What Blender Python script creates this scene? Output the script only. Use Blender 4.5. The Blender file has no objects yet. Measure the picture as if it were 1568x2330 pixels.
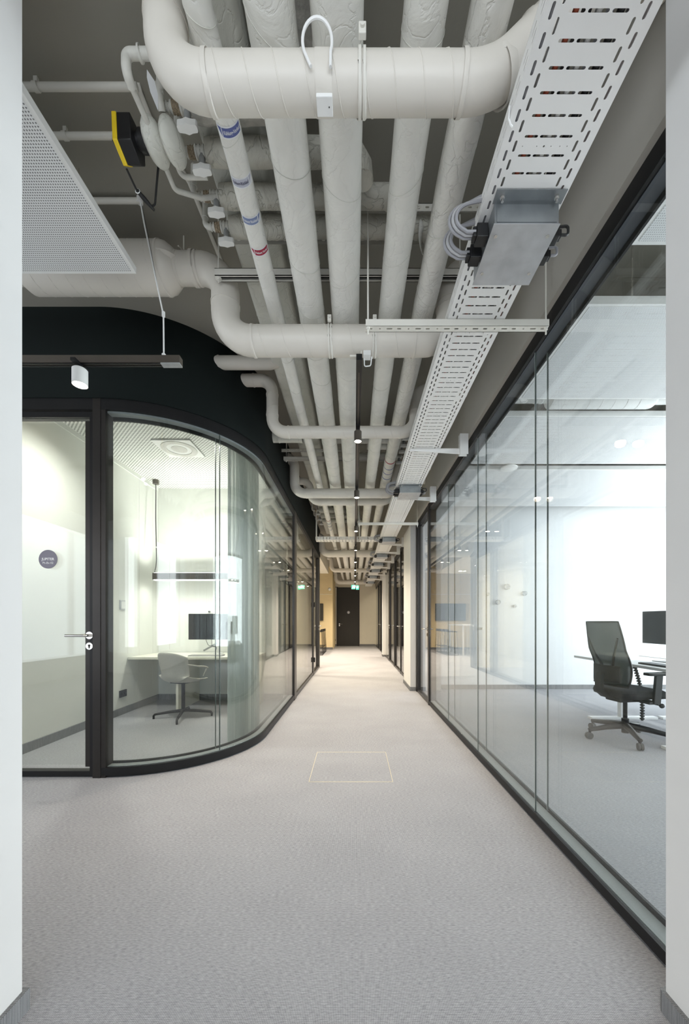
import bpy, math, random
from mathutils import Vector, Matrix
random.seed(7)
SC = bpy.context.scene
COL = SC.collection
PI = math.pi
rad = math.radians

# ------------------------------------------------------------------ camera
F_PX, VPX, VPY, EYE = 850.0, 806.0, 1415.0, 1.15      # focal length in px, vanishing point, eye height
cam_d = bpy.data.cameras.new('camera')
cam = bpy.data.objects.new('camera', cam_d)
COL.objects.link(cam)
cam_d.sensor_fit = 'HORIZONTAL'
cam_d.sensor_width = 36.0
cam_d.lens = 36.0 * F_PX / 1568.0
cam_d.shift_x = -(VPX - 784.0) / 1568.0
cam_d.shift_y = (VPY - 1165.0) / 1568.0
cam_d.clip_start = 0.02
cam.location = (0, 0, EYE)
cam.rotation_euler = (PI / 2, 0, 0)
SC.camera = cam

# ------------------------------------------------------------------ world, daylight, exposure
world = bpy.data.worlds.new('world')
SC.world = world
world.use_nodes = True
bg = world.node_tree.nodes['Background']
bg.inputs[0].default_value = (0.86, 0.93, 1.0, 1)
bg.inputs[1].default_value = 0.8
SC.view_settings.view_transform = 'Standard'
SC.view_settings.look = 'None'
SC.view_settings.exposure = 0.45
SC.view_settings.gamma = 1.0
SC.view_settings.use_curve_mapping = False

def area_light(name, loc, rot, sx, sy, power, color, spread=180):
    d = bpy.data.lights.new(name, 'AREA')
    d.shape = 'RECTANGLE'; d.size = sx; d.size_y = sy; d.energy = power; d.color = color; d.spread = rad(spread)
    o = bpy.data.objects.new(name, d)
    o.location = loc; o.rotation_euler = rot
    COL.objects.link(o)
    return o
DAY = (0.90, 0.95, 1.0)
area_light('daylight_office_windows', (6.85, 3.55, 1.75), (0, rad(90), 0), 2.6, 5.4, 345, DAY)       # shines to -X
area_light('daylight_left_windows', (-5.85, -0.45, 1.74), (0, rad(-90), 0), 2.62, 6.2, 70, DAY)       # shines to +X
area_light('daylight_rear_windows', (0, -3.4, 1.8), (rad(90), 0, 0), 6.0, 2.4, 105, DAY)            # shines to +Y

# ------------------------------------------------------------------ materials
MATS = {}
def new_mat(name):
    m = bpy.data.materials.new(name); m.use_nodes = True
    MATS[name] = m
    nt = m.node_tree
    return m, nt, nt.nodes['Principled BSDF']
def N(nt, typ, **kw):
    n = nt.nodes.new(typ)
    for k, v in kw.items(): setattr(n, k, v)
    return n
def L(nt, a, b): nt.links.new(a, b)
def mat(name, col, rough=0.5, metal=0.0, var=0.04, vscale=6.0, bump=0.0, bscale=80.0, spec=None, stretch=None):
    """principled material with a procedural noise tint and an optional fine noise bump"""
    m, nt, p = new_mat(name)
    p.inputs['Roughness'].default_value = rough
    p.inputs['Metallic'].default_value = metal
    if spec is not None: p.inputs['Specular IOR Level'].default_value = spec
    tc = N(nt, 'ShaderNodeTexCoord')
    src = tc.outputs['Object']
    if stretch:
        mp = N(nt, 'ShaderNodeMapping'); mp.inputs['Scale'].default_value = stretch
        L(nt, src, mp.inputs[0]); src = mp.outputs[0]
    n = N(nt, 'ShaderNodeTexNoise'); n.inputs['Scale'].default_value = vscale; n.inputs['Detail'].default_value = 4
    L(nt, src, n.inputs['Vector'])
    r = N(nt, 'ShaderNodeValToRGB')
    r.color_ramp.elements[0].position = 0.3; r.color_ramp.elements[1].position = 0.7
    r.color_ramp.elements[0].color = tuple(max(0, c * (1 - var)) for c in col) + (1,)
    r.color_ramp.elements[1].color = tuple(min(1, c * (1 + var)) for c in col) + (1,)
    L(nt, n.outputs['Fac'], r.inputs[0]); L(nt, r.outputs[0], p.inputs['Base Color'])
    if bump:
        nb = N(nt, 'ShaderNodeTexNoise'); nb.inputs['Scale'].default_value = bscale; nb.inputs['Detail'].default_value = 5
        L(nt, src, nb.inputs['Vector'])
        b = N(nt, 'ShaderNodeBump'); b.inputs['Strength'].default_value = bump; b.inputs['Distance'].default_value = 0.01
        L(nt, nb.outputs['Fac'], b.inputs['Height']); L(nt, b.outputs[0], p.inputs['Normal'])
    return m
def emis(name, col, strength):
    m, nt, p = new_mat(name)
    p.inputs['Base Color'].default_value = col + (1,)
    p.inputs['Emission Color'].default_value = col + (1,)
    p.inputs['Emission Strength'].default_value = strength
    return m
def glass(name, tint, f0=0.045, rough=0.0, haze=0.0):
    m, nt, p = new_mat(name)
    nt.nodes.remove(p)
    out = nt.nodes['Material Output']
    lw = N(nt, 'ShaderNodeLayerWeight'); lw.inputs['Blend'].default_value = 0.5
    pw = N(nt, 'ShaderNodeMath', operation='POWER'); pw.inputs[1].default_value = 5
    L(nt, lw.outputs['Facing'], pw.inputs[0])
    ml = N(nt, 'ShaderNodeMath', operation='MULTIPLY_ADD'); ml.inputs[1].default_value = 1 - f0; ml.inputs[2].default_value = f0
    L(nt, pw.outputs[0], ml.inputs[0])
    tr = N(nt, 'ShaderNodeBsdfTransparent'); tr.inputs[0].default_value = tint + (1,)
    gl = N(nt, 'ShaderNodeBsdfGlossy'); gl.inputs['Roughness'].default_value = rough
    mx = N(nt, 'ShaderNodeMixShader')
    L(nt, ml.outputs[0], mx.inputs[0]); L(nt, tr.outputs[0], mx.inputs[1]); L(nt, gl.outputs[0], mx.inputs[2])
    L(nt, mx.outputs[0], out.inputs[0])
    return m
def perforated(name, col, hole, pitch, radius, staggered, rough=0.6):
    m, nt, p = new_mat(name)
    p.inputs['Roughness'].default_value = rough
    tc = N(nt, 'ShaderNodeTexCoord')
    def grid(off):
        mp = N(nt, 'ShaderNodeMapping'); mp.inputs['Scale'].default_value = (1 / pitch, 1 / pitch, 0); mp.inputs['Location'].default_value = (off, off, 0)
        L(nt, tc.outputs['Object'], mp.inputs[0])
        fr = N(nt, 'ShaderNodeVectorMath', operation='FRACTION'); L(nt, mp.outputs[0], fr.inputs[0])
        sb = N(nt, 'ShaderNodeVectorMath', operation='SUBTRACT'); sb.inputs[1].default_value = (0.5, 0.5, 0); L(nt, fr.outputs[0], sb.inputs[0])
        ln = N(nt, 'ShaderNodeVectorMath', operation='LENGTH'); L(nt, sb.outputs[0], ln.inputs[0])
        lt = N(nt, 'ShaderNodeMath', operation='LESS_THAN'); lt.inputs[1].default_value = radius / pitch; L(nt, ln.outputs['Value'], lt.inputs[0])
        return lt.outputs[0]
    f = grid(0.0)
    if staggered:
        g = grid(0.5)
        mxm = N(nt, 'ShaderNodeMath', operation='MAXIMUM'); L(nt, f, mxm.inputs[0]); L(nt, g, mxm.inputs[1]); f = mxm.outputs[0]
    mx = N(nt, 'ShaderNodeMix', data_type='RGBA')
    mx.inputs[6].default_value = col + (1,); mx.inputs[7].default_value = hole + (1,)
    L(nt, f, mx.inputs[0]); L(nt, mx.outputs[2], p.inputs['Base Color'])
    return m
def carpet(name, lo, hi, weave=1.0):
    m, nt, p = new_mat(name)
    p.inputs['Roughness'].default_value = 0.95
    p.inputs['Specular IOR Level'].default_value = 0.15
    tc = N(nt, 'ShaderNodeTexCoord')
    def noise(scale, det=3):
        mp = N(nt, 'ShaderNodeMapping'); mp.inputs['Scale'].default_value = scale
        L(nt, tc.outputs['Object'], mp.inputs[0])
        n = N(nt, 'ShaderNodeTexNoise'); n.inputs['Scale'].default_value = 1; n.inputs['Detail'].default_value = det
        L(nt, mp.outputs[0], n.inputs['Vector']); return n.outputs['Fac']
    def wave(direction, freq, phase=0):
        w = N(nt, 'ShaderNodeTexWave', wave_type='BANDS', bands_direction=direction, wave_profile='SIN')
        w.inputs['Scale'].default_value = freq; w.inputs['Distortion'].default_value = 0.6; w.inputs['Detail Scale'].default_value = 3
        L(nt, tc.outputs['Object'], w.inputs['Vector']); return w.outputs['Fac']
    def mth(op, a, b):
        x = N(nt, 'ShaderNodeMath', operation=op)
        for i, v in enumerate((a, b)):
            if isinstance(v, (int, float)): x.inputs[i].default_value = v
            else: L(nt, v, x.inputs[i])
        return x.outputs[0]
    # 5 mm weave: wave texture scale s has period 2*pi/(20 s)... bands of about 5 mm
    wv = mth('MULTIPLY', wave('X', 62), wave('Y', 66))
    streak = noise((60, 260, 10), 2)
    big = noise((2.2, 3.0, 1), 4)
    a = mth('MULTIPLY', wv, 0.42 * weave)
    b = mth('MULTIPLY', streak, 0.55)
    c = mth('MULTIPLY', big, 0.10)
    s = mth('ADD', mth('ADD', a, b), c)
    r = N(nt, 'ShaderNodeValToRGB')
    r.color_ramp.elements[0].position = 0.14; r.color_ramp.elements[1].position = 0.78
    r.color_ramp.elements[0].color = lo + (1,); r.color_ramp.elements[1].color = hi + (1,)
    L(nt, s, r.inputs[0]); L(nt, r.outputs[0], p.inputs['Base Color'])
    bp = N(nt, 'ShaderNodeBump'); bp.inputs['Strength'].default_value = 0.35; bp.inputs['Distance'].default_value = 0.002
    L(nt, s, bp.inputs['Height']); L(nt, bp.outputs[0], p.inputs['Normal'])
    return m
def wrapped(name, col, crumple=0.35, foil=0.0, rough=0.55):
    """painted insulation wrap: diagonal lap lines plus crumples"""
    m, nt, p = new_mat(name)
    p.inputs['Roughness'].default_value = rough
    p.inputs['Metallic'].default_value = foil
    tc = N(nt, 'ShaderNodeTexCoord')
    n1 = N(nt, 'ShaderNodeTexNoise'); n1.inputs['Scale'].default_value = 9; n1.inputs['Detail'].default_value = 6; n1.inputs['Distortion'].default_value = 0.6
    L(nt, tc.outputs['Object'], n1.inputs['Vector'])
    mu = N(nt, 'ShaderNodeTexVoronoi', feature='DISTANCE_TO_EDGE'); mu.inputs['Scale'].default_value = 7
    mpv = N(nt, 'ShaderNodeMapping'); mpv.inputs['Scale'].default_value = (1.4, 0.7, 1.4); mpv.inputs['Rotation'].default_value = (0.2, 0.3, 0.5)
    L(nt, tc.outputs['Object'], mpv.inputs[0])
    dis = N(nt, 'ShaderNodeVectorMath', operation='MULTIPLY_ADD'); dis.inputs[1].default_value = (0.3, 0.3, 0.3)
    L(nt, n1.outputs['Color'], dis.inputs[0]); L(nt, mpv.outputs[0], dis.inputs[2]); L(nt, dis.outputs[0], mu.inputs['Vector'])
    cl = N(nt, 'ShaderNodeMath', operation='SMOOTH_MIN'); cl.inputs[1].default_value = 0.05; cl.inputs[2].default_value = 0.03
    L(nt, mu.outputs['Distance'], cl.inputs[0])
    ad = N(nt, 'ShaderNodeMath', operation='MULTIPLY_ADD'); ad.inputs[1].default_value = 3.0
    L(nt, cl.outputs[0], ad.inputs[0]); L(nt, n1.outputs['Fac'], ad.inputs[2])
    b = N(nt, 'ShaderNodeBump'); b.inputs['Strength'].default_value = crumple; b.inputs['Distance'].default_value = 0.02
    L(nt, ad.outputs[0], b.inputs['Height']); L(nt, b.outputs[0], p.inputs['Normal'])
    r = N(nt, 'ShaderNodeValToRGB')
    r.color_ramp.elements[0].position = 0.25; r.color_ramp.elements[1].position = 0.75
    r.color_ramp.elements[0].color = tuple(c * 0.93 for c in col) + (1,); r.color_ramp.elements[1].color = tuple(min(1, c * 1.05) for c in col) + (1,)
    L(nt, n1.outputs['Fac'], r.inputs[0]); L(nt, r.outputs[0], p.inputs['Base Color'])
    return m

M = MATS
carpet('carpet', (0.15, 0.151, 0.166), (0.575, 0.575, 0.605))
carpet('carpet_skirting', (0.09, 0.095, 0.10), (0.33, 0.33, 0.34))
mat('wall_white', (0.72, 0.712, 0.708), 0.75, bump=0.03, bscale=300, var=0.015)
mat('wall_office', (0.72, 0.73, 0.745), 0.75, bump=0.02, bscale=300, var=0.01)
mat('wall_booth', (0.80, 0.81, 0.77), 0.7, var=0.01)
mat('wall_cream', (0.80, 0.75, 0.64), 0.75, var=0.015)
mat('wall_straw', (0.76, 0.62, 0.37), 0.75, var=0.02)
mat('wall_dark_green', (0.0055, 0.0095, 0.0090), 0.85, var=0.12, vscale=1.5, spec=0.25)
mat('ceiling_paint', (0.29, 0.275, 0.235), 0.8, bump=0.08, bscale=40, var=0.04, vscale=1.2)
mat('bulkhead_paint', (0.46, 0.44, 0.40), 0.7, var=0.02, vscale=2)
mat('duct_paint', (0.68, 0.645, 0.585), 0.42, var=0.02, vscale=5, bump=0.05, bscale=30)
mat('duct_white', (0.78, 0.79, 0.78), 0.5, var=0.02)
mat('rail_paint', (0.72, 0.70, 0.64), 0.5, var=0.03)
wrapped('insulation', (0.80, 0.79, 0.745), 0.4)
wrapped('insulation_wrinkled', (0.77, 0.755, 0.71), 0.6)
wrapped('insulation_crumpled', (0.56, 0.545, 0.48), 0.9)
wrapped('insulation_flat', (0.66, 0.66, 0.60), 0.5)
mat('insulation_foil', (0.42, 0.41, 0.38), 0.4, metal=0.4, var=0.2, vscale=25, bump=0.8, bscale=30)
mat('tray_white', (0.80, 0.79, 0.775), 0.4, var=0.015)
mat('valve_paint', (0.66, 0.65, 0.60), 0.5, var=0.06, vscale=40)
mat('valve_handle_white', (0.80, 0.80, 0.78), 0.45, var=0.02)
mat('valve_grey', (0.33, 0.34, 0.34), 0.5, var=0.08, vscale=40)
mat('hemp', (0.45, 0.36, 0.25), 0.9, var=0.35, vscale=160, bump=1.0, bscale=250)
mat('galvanised', (0.50, 0.51, 0.53), 0.42, metal=0.75, var=0.12, vscale=14)
mat('galvanised_dark', (0.30, 0.32, 0.33), 0.4, metal=0.75, var=0.16, vscale=9)
mat('black_metal', (0.010, 0.010, 0.011), 0.42, var=0.1, spec=0.3)
mat('castor_grey', (0.075, 0.073, 0.070), 0.5)
mat('bronze_metal', (0.036, 0.032, 0.030), 0.34, metal=0.5, var=0.08)
mat('black_plastic', (0.010, 0.010, 0.011), 0.45, var=0.1)
mat('sill_grey', (0.22, 0.24, 0.245), 0.55, var=0.02)
mat('soffit_slate', (0.05, 0.056, 0.068), 0.5, var=0.05)
mat('steel', (0.72, 0.70, 0.67), 0.25, metal=1.0, var=0.04)
mat('joint_white', (0.80, 0.84, 0.83), 0.3, var=0.02)
mat('joint_dark', (0.07, 0.09, 0.085), 0.3, var=0.05)
mat('yellow_plastic', (0.80, 0.58, 0.02), 0.45, var=0.03)
mat('cable_grey', (0.30, 0.30, 0.32), 0.5, var=0.05)
mat('cable_light', (0.62, 0.61, 0.58), 0.5, var=0.05)
mat('cable_mid', (0.42, 0.42, 0.43), 0.5, var=0.05)
mat('cable_red', (0.35, 0.07, 0.03), 0.5, var=0.1)
mat('cable_black', (0.012, 0.012, 0.012), 0.5)
mat('white_plastic', (0.82, 0.82, 0.81), 0.4, var=0.01)
mat('desk_white', (0.76, 0.76, 0.765), 0.45, var=0.01)
mat('desk_cream', (0.72, 0.71, 0.63), 0.5, var=0.015)
mat('shell_grey', (0.44, 0.43, 0.39), 0.7, var=0.04, vscale=60)
mat('fabric_dark', (0.022, 0.023, 0.026), 0.85, var=0.2, vscale=200, bump=0.2, bscale=400)
mat('screen_black', (0.006, 0.007, 0.009), 0.12, var=0.0)
mat('monitor_back', (0.12, 0.135, 0.145), 0.35, var=0.03)
mat('door_dark', (0.030, 0.027, 0.025), 0.5, var=0.12, vscale=3, stretch=(30, 30, 1))
mat('door_frame_dark', (0.020, 0.018, 0.017), 0.5)
mat('brass_line', (0.78, 0.70, 0.50), 0.4, metal=0.3, var=0.03)
mat('sticker_blue', (0.10, 0.125, 0.33), 0.5, var=0.02)
mat('sticker_mid_blue', (0.19, 0.24, 0.42), 0.5, var=0.02)
mat('sticker_grey', (0.50, 0.51, 0.60), 0.5, var=0.02)
mat('sticker_red', (0.36, 0.012, 0.045), 0.5, var=0.02)
mat('sticker_white', (0.80, 0.81, 0.83), 0.5, var=0.01)
mat('sticker_ink', (0.06, 0.06, 0.12), 0.6)
mat('badge_violet', (0.195, 0.185, 0.235), 0.55, var=0.02)
mat('hook_rim', (0.40, 0.42, 0.43), 0.3)
mat('dark_recess', (0.012, 0.012, 0.012), 0.8)
mat('bronze_lamp', (0.10, 0.085, 0.07), 0.4, metal=0.5)
perforated('acoustic_panel', (0.78, 0.785, 0.79), (0.16, 0.16, 0.16), 0.0105, 0.0028, False)
perforated('office_panel', (0.76, 0.77, 0.78), (0.35, 0.36, 0.37), 0.0105, 0.0026, False)
perforated('booth_ceiling', (0.82, 0.83, 0.79), (0.10, 0.11, 0.10), 0.040, 0.0085, True)
glass('pane', (0.976, 0.990, 0.983))
glass('pane_tinted', (0.90, 0.955, 0.93))
emis('lamp_glow', (1.0, 0.86, 0.66), 60.0)
emis('led_strip', (1.0, 0.97, 0.88), 9.0)
emis('exit_green', (0.02, 0.50, 0.27), 1.6)
emis('exit_white', (0.85, 1.0, 0.93), 3.0)
# sheer curtain: translucent fabric, partly see-through weave
def sheer(name, col, alpha):
    m, nt, p = new_mat(name)
    p.inputs['Base Color'].default_value = col + (1,)
    p.inputs['Roughness'].default_value = 0.9
    out = nt.nodes['Material Output']
    tl = N(nt, 'ShaderNodeBsdfTranslucent'); tl.inputs[0].default_value = col + (1,)
    tr = N(nt, 'ShaderNodeBsdfTransparent')
    m1 = N(nt, 'ShaderNodeMixShader'); m1.inputs[0].default_value = 0.5
    L(nt, p.outputs[0], m1.inputs[1]); L(nt, tl.outputs[0], m1.inputs[2])
    m2 = N(nt, 'ShaderNodeMixShader'); m2.inputs[0].default_value = alpha
    L(nt, tr.outputs[0], m2.inputs[1]); L(nt, m1.outputs[0], m2.inputs[2]); L(nt, m2.outputs[0], out.inputs[0])
    return m
sheer('curtain', (0.66, 0.72, 0.71), 0.72)
sheer("chair_mesh", (0.016, 0.022, 0.020), 0.96)
sheer('acrylic', (0.75, 0.77, 0.78), 0.35)

# ------------------------------------------------------------------ mesh builder
class MB:
    def __init__(s): s.v = []; s.f = []
    def add(s, vs, fs):
        b = len(s.v); s.v += [tuple(v) for v in vs]; s.f += [tuple(i + b for i in f) for f in fs]; return s
    def box(s, x0, x1, y0, y1, z0, z1):
        x0, x1 = sorted((x0, x1)); y0, y1 = sorted((y0, y1)); z0, z1 = sorted((z0, z1))
        v = [(x0,y0,z0),(x1,y0,z0),(x1,y1,z0),(x0,y1,z0),(x0,y0,z1),(x1,y0,z1),(x1,y1,z1),(x0,y1,z1)]
        return s.add(v, [(3,2,1,0),(4,5,6,7),(0,1,5,4),(1,2,6,5),(2,3,7,6),(3,0,4,7)])
    def tube(s, pts, r, seg=12, caps=True, squash=None):
        pts = [Vector(p) for p in pts]
        n = len(pts); rr = r if isinstance(r, (list, tuple)) else [r] * n
        tans = []
        for i in range(n):
            a = pts[max(i - 1, 0)]; b = pts[min(i + 1, n - 1)]
            d0 = (pts[i] - a); d1 = (b - pts[i])
            t = (d0.normalized() if d0.length > 1e-9 else Vector()) + (d1.normalized() if d1.length > 1e-9 else Vector())
            tans.append(t.normalized() if t.length > 1e-9 else Vector((0, 0, 1)))
        up = Vector((0, 0, 1)) if abs(tans[0].z) < 0.9 else Vector((0, 1, 0))
        u = tans[0].cross(up).normalized()
        vs = []; fs = []
        for i in range(n):
            t = tans[i]
            u = (u - t * u.dot(t))
            u = u.normalized() if u.length > 1e-6 else t.orthogonal().normalized()
            w = t.cross(u)
            for k in range(seg):
                a = 2 * PI * k / seg
                vs.append(pts[i] + (u * math.cos(a) + w * math.sin(a)) * rr[i])
        for i in range(n - 1):
            for k in range(seg):
                k2 = (k + 1) % seg
                fs.append((i*seg + k, i*seg + k2, (i+1)*seg + k2, (i+1)*seg + k))
        if caps:
            fs.append(tuple(range(seg - 1, -1, -1))); fs.append(tuple((n-1)*seg + k for k in range(seg)))
        return s.add(vs, fs)
    def cyl(s, a, b, r, seg=16, r2=None): return s.tube([a, b], [r, r if r2 is None else r2], seg)
    def lathe(s, c, prof, axis='z', seg=24, caps=True):
        vs = []; fs = []; n = len(prof)
        for (r, h) in prof:
            for k in range(seg):
                a = 2 * PI * k / seg; p, q = r * math.cos(a), r * math.sin(a)
                o = {'z': (p, q, h), 'x': (h, p, q), 'y': (q, h, p)}[axis]
                vs.append((c[0] + o[0], c[1] + o[1], c[2] + o[2]))
        for i in range(n - 1):
            for k in range(seg):
                k2 = (k + 1) % seg
                fs.append((i*seg + k, i*seg + k2, (i+1)*seg + k2, (i+1)*seg + k))
        if caps: fs.append(tuple(range(seg - 1, -1, -1))); fs.append(tuple((n-1)*seg + k for k in range(seg)))
        return s.add(vs, fs)
    def torus(s, c, R, r, axis='z', seg=32, sub=8):
        pts = []
        vs = []; fs = []
        for i in range(seg):
            a = 2 * PI * i / seg
            for j in range(sub):
                b = 2 * PI * j / sub
                p, q, h = (R + r * math.cos(b)) * math.cos(a), (R + r * math.cos(b)) * math.sin(a), r * math.sin(b)
                o = {'z': (p, q, h), 'x': (h, p, q), 'y': (q, h, p)}[axis]
                vs.append((c[0] + o[0], c[1] + o[1], c[2] + o[2]))
        for i in range(seg):
            for j in range(sub):
                i2 = (i + 1) % seg; j2 = (j + 1) % sub
                fs.append((i*sub + j, i2*sub + j, i2*sub + j2, i*sub + j2))
        return s.add(vs, fs)
    def sphere(s, c, rx, ry=None, rz=None, seg=20, rings=12):
        ry = rx if ry is None else ry; rz = rx if rz is None else rz
        vs = []; fs = []
        for i in range(rings + 1):
            t = PI * i / rings
            for k in range(seg):
                a = 2 * PI * k / seg
                vs.append((c[0] + rx*math.sin(t)*math.cos(a), c[1] + ry*math.sin(t)*math.sin(a), c[2] + rz*math.cos(t)))
        for i in range(rings):
            for k in range(seg):
                k2 = (k + 1) % seg
                fs.append((i*seg + k, (i+1)*seg + k, (i+1)*seg + k2, i*seg + k2))
        return s.add(vs, fs)
    def prism(s, poly, lo, hi, fn):
        """poly: 2D outline, extruded lo..hi; fn(u, v, h) -> xyz"""
        n = len(poly)
        vs = [fn(u, v, lo) for u, v in poly] + [fn(u, v, hi) for u, v in poly]
        fs = [tuple(range(n - 1, -1, -1)), tuple(range(n, 2*n))] + [(i, (i+1) % n, n + (i+1) % n, n + i) for i in range(n)]
        return s.add(vs, fs)
    def grid(s, rows, thick=None):
        """rows: list of lists of points (open sheet)"""
        nu = len(rows[0]); vs = [p for r in rows for p in r]; fs = []
        for i in range(len(rows) - 1):
            for j in range(nu - 1):
                fs.append((i*nu + j, i*nu + j + 1, (i+1)*nu + j + 1, (i+1)*nu + j))
        return s.add(vs, fs)
    def holed(s, u0, u1, v0, v1, hole, th, fn, q=3):
        """rectangular cell with a rounded slot (cu, cv, hu, hv) punched through thickness th; fn(u, v, h) -> xyz"""
        cu, cv, hu, hv = hole
        r = min(hu, hv)
        pts = []
        for sx, sy, a0 in ((1, 1, 0), (-1, 1, 90), (-1, -1, 180), (1, -1, 270)):
            for k in range(q):
                a = rad(a0 + 90 * k / (q - 1))
                pts.append((cu + sx * (hu - r) + r * math.cos(a), cv + sy * (hv - r) + r * math.sin(a)))
        cor = [(u1, v1), (u0, v1), (u0, v0), (u1, v0)]
        n = len(pts)
        vs = [fn(u, v, 0) for u, v in pts] + [fn(u, v, 0) for u, v in cor] + [fn(u, v, th) for u, v in pts] + [fn(u, v, th) for u, v in cor]
        fs = []
        m = n + 4
        for c in range(4):
            for k in range(q - 1):
                i = c * q + k
                fs.append((n + c, i, i + 1)); fs.append((m + n + c, m + i + 1, m + i))
            i = c * q + q - 1; j = ((c + 1) % 4) * q
            fs.append((n + c, i, j, n + (c + 1) % 4)); fs.append((m + n + c, m + n + (c + 1) % 4, m + j, m + i))
        for i in range(n):
            j = (i + 1) % n
            fs.append((i, m + i, m + j, j))
        return s.add(vs, fs)
    def mesh(s, name, material, smooth=True, angle=38):
        me = bpy.data.meshes.new(name)
        me.from_pydata(s.v, [], s.f)
        me.validate(); me.update()
        if smooth:
            me.polygons.foreach_set('use_smooth', [True] * len(me.polygons))
            me.set_sharp_from_angle(angle=rad(angle))
        me.materials.append(M[material])
        return me
    def build(s, name, material, parent=None, smooth=True, angle=38, bevel=0.0):
        o = bpy.data.objects.new(name, s.mesh(name, material, smooth, angle))
        COL.objects.link(o)
        if parent is not None: attach(o, parent)
        if bevel:
            b = o.modifiers.new('bevel', 'BEVEL'); b.width = bevel; b.segments = 2; b.limit_method = 'ANGLE'
        return o
def world_loc(o):
    m = Vector(o.location)
    p = o.parent
    if p is not None: m = m + o.matrix_parent_inverse.to_translation() + world_loc(p)
    return m
def attach(o, parent):
    o.parent = parent
    o.matrix_parent_inverse = Matrix.Translation(-world_loc(parent))
def tag(o, label=None, cat=None, group=None, kind=None):
    if label: o['label'] = label
    if cat: o['category'] = cat
    if group: o['group'] = group
    if kind: o['kind'] = kind
    return o
def thing(name, label, cat, loc=(0, 0, 0), group=None):
    o = bpy.data.objects.new(name, None); COL.objects.link(o)
    o.empty_display_size = 0.1; o.location = loc
    return tag(o, label, cat, group)
def struct(name, loc=(0, 0, 0), label=None):
    o = bpy.data.objects.new(name, None); COL.objects.link(o); o.location = loc; o.empty_display_size = 0.1
    o['kind'] = 'structure'
    if label: o['label'] = label
    return o
def copy_tree(o, parent=None):
    c = o.copy(); COL.objects.link(c)
    if parent is not None: c.parent = parent
    for ch in list(o.children): copy_tree(ch, c)
    return c
def wallbox(name, material, x0, x1, y0, y1, z0, z1, label=None):
    o = MB().box(x0, x1, y0, y1, z0, z1).build(name, material, smooth=False)
    o['kind'] = 'structure'
    if label: o['label'] = label
    return o
def fillet(pts, R, n=7):
    """polyline with its inner corners rounded to radius R"""
    pts = [Vector(p) for p in pts]; out = [pts[0]]
    RR = R if isinstance(R, (list, tuple)) else [R] * len(pts)
    for i in range(1, len(pts) - 1):
        a, b, c = pts[i-1], pts[i], pts[i+1]
        d0 = (a - b).normalized(); d1 = (c - b).normalized()
        ang = d0.angle(d1); 
        if ang > PI - 0.02: out.append(b); continue
        t = RR[i] / math.tan(ang / 2)
        t = min(t, (a - b).length * 0.98, (c - b).length * 0.98)
        Rr = t * math.tan(ang / 2)
        cen = b + (d0 + d1).normalized() * (Rr / math.sin(ang / 2))
        s0 = b + d0 * t - cen; s1 = b + d1 * t - cen
        tot = s0.angle(s1); ax = s0.cross(s1).normalized()
        for k in range(n + 1):
            out.append(cen + Matrix.Rotation(tot * k / n, 3, ax) @ s0)
    out.append(pts[-1])
    return out
def text_mesh(body, size, fn, name, material, parent, bold=False, depth=0.0):
    cu = bpy.data.curves.new('text', 'FONT'); cu.body = body; cu.size = size; cu.align_x = 'CENTER'; cu.align_y = 'CENTER'
    cu.resolution_u = 3
    if bold: cu.offset = size * 0.018
    t = bpy.data.objects.new('text', cu); COL.objects.link(t)
    bpy.context.view_layer.update()
    me = bpy.data.meshes.new_from_object(t.evaluated_get(bpy.context.evaluated_depsgraph_get()))
    bpy.data.objects.remove(t); bpy.data.curves.remove(cu)
    for v in me.vertices:
        v.co = Vector(fn(v.co.x, v.co.y))
    me.materials.clear(); me.materials.append(M[material])
    me.name = name
    o = bpy.data.objects.new(name, me); COL.objects.link(o)
    if parent is not None: attach(o, parent)
    return o

# ================================================================== STRUCTURE
CEIL = 3.46
XL, XR = -0.875, 1.03            # corridor faces of the glass walls
ARC_C = (-1.875, 3.75)           # centre of the rounded corner
FAR_Y = 17.8

wallbox('floor', 'carpet', -6, 7, -3.6, FAR_Y, -0.2, 0)
wallbox('ceiling', 'ceiling_paint', -6, 7, -3.6, FAR_Y, CEIL, CEIL + 0.2)

# opening the camera looks through
wallbox('wall_opening_left', 'wall_white', -1.75, -0.978, 0.62, 1.10, 0, CEIL)
wallbox('wall_opening_right', 'wall_white', 0.918, 1.30, 0.62, 1.10, 0, CEIL)
o = MB().prism([(0.905, 0.60), (0.905, 1.10), (0.911, 1.112), (0.925, 1.114), (1.03, 1.114), (1.03, 1.10), (0.918, 1.10), (0.918, 0.60)],
               0, 0.062, lambda u, v, h: (u, v, h)).build('baseboard_opening_right', 'carpet_skirting', smooth=False)
o['kind'] = 'structure'
o = MB().prism([(-0.965, 0.60), (-0.965, 1.112), (-1.4, 1.112), (-1.4, 1.10), (-0.978, 1.10), (-0.978, 0.60)],
               0, 0.062, lambda u, v, h: (u, v, h)).build('baseboard_opening_left', 'carpet_skirting', smooth=False)
o['kind'] = 'structure'

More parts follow.
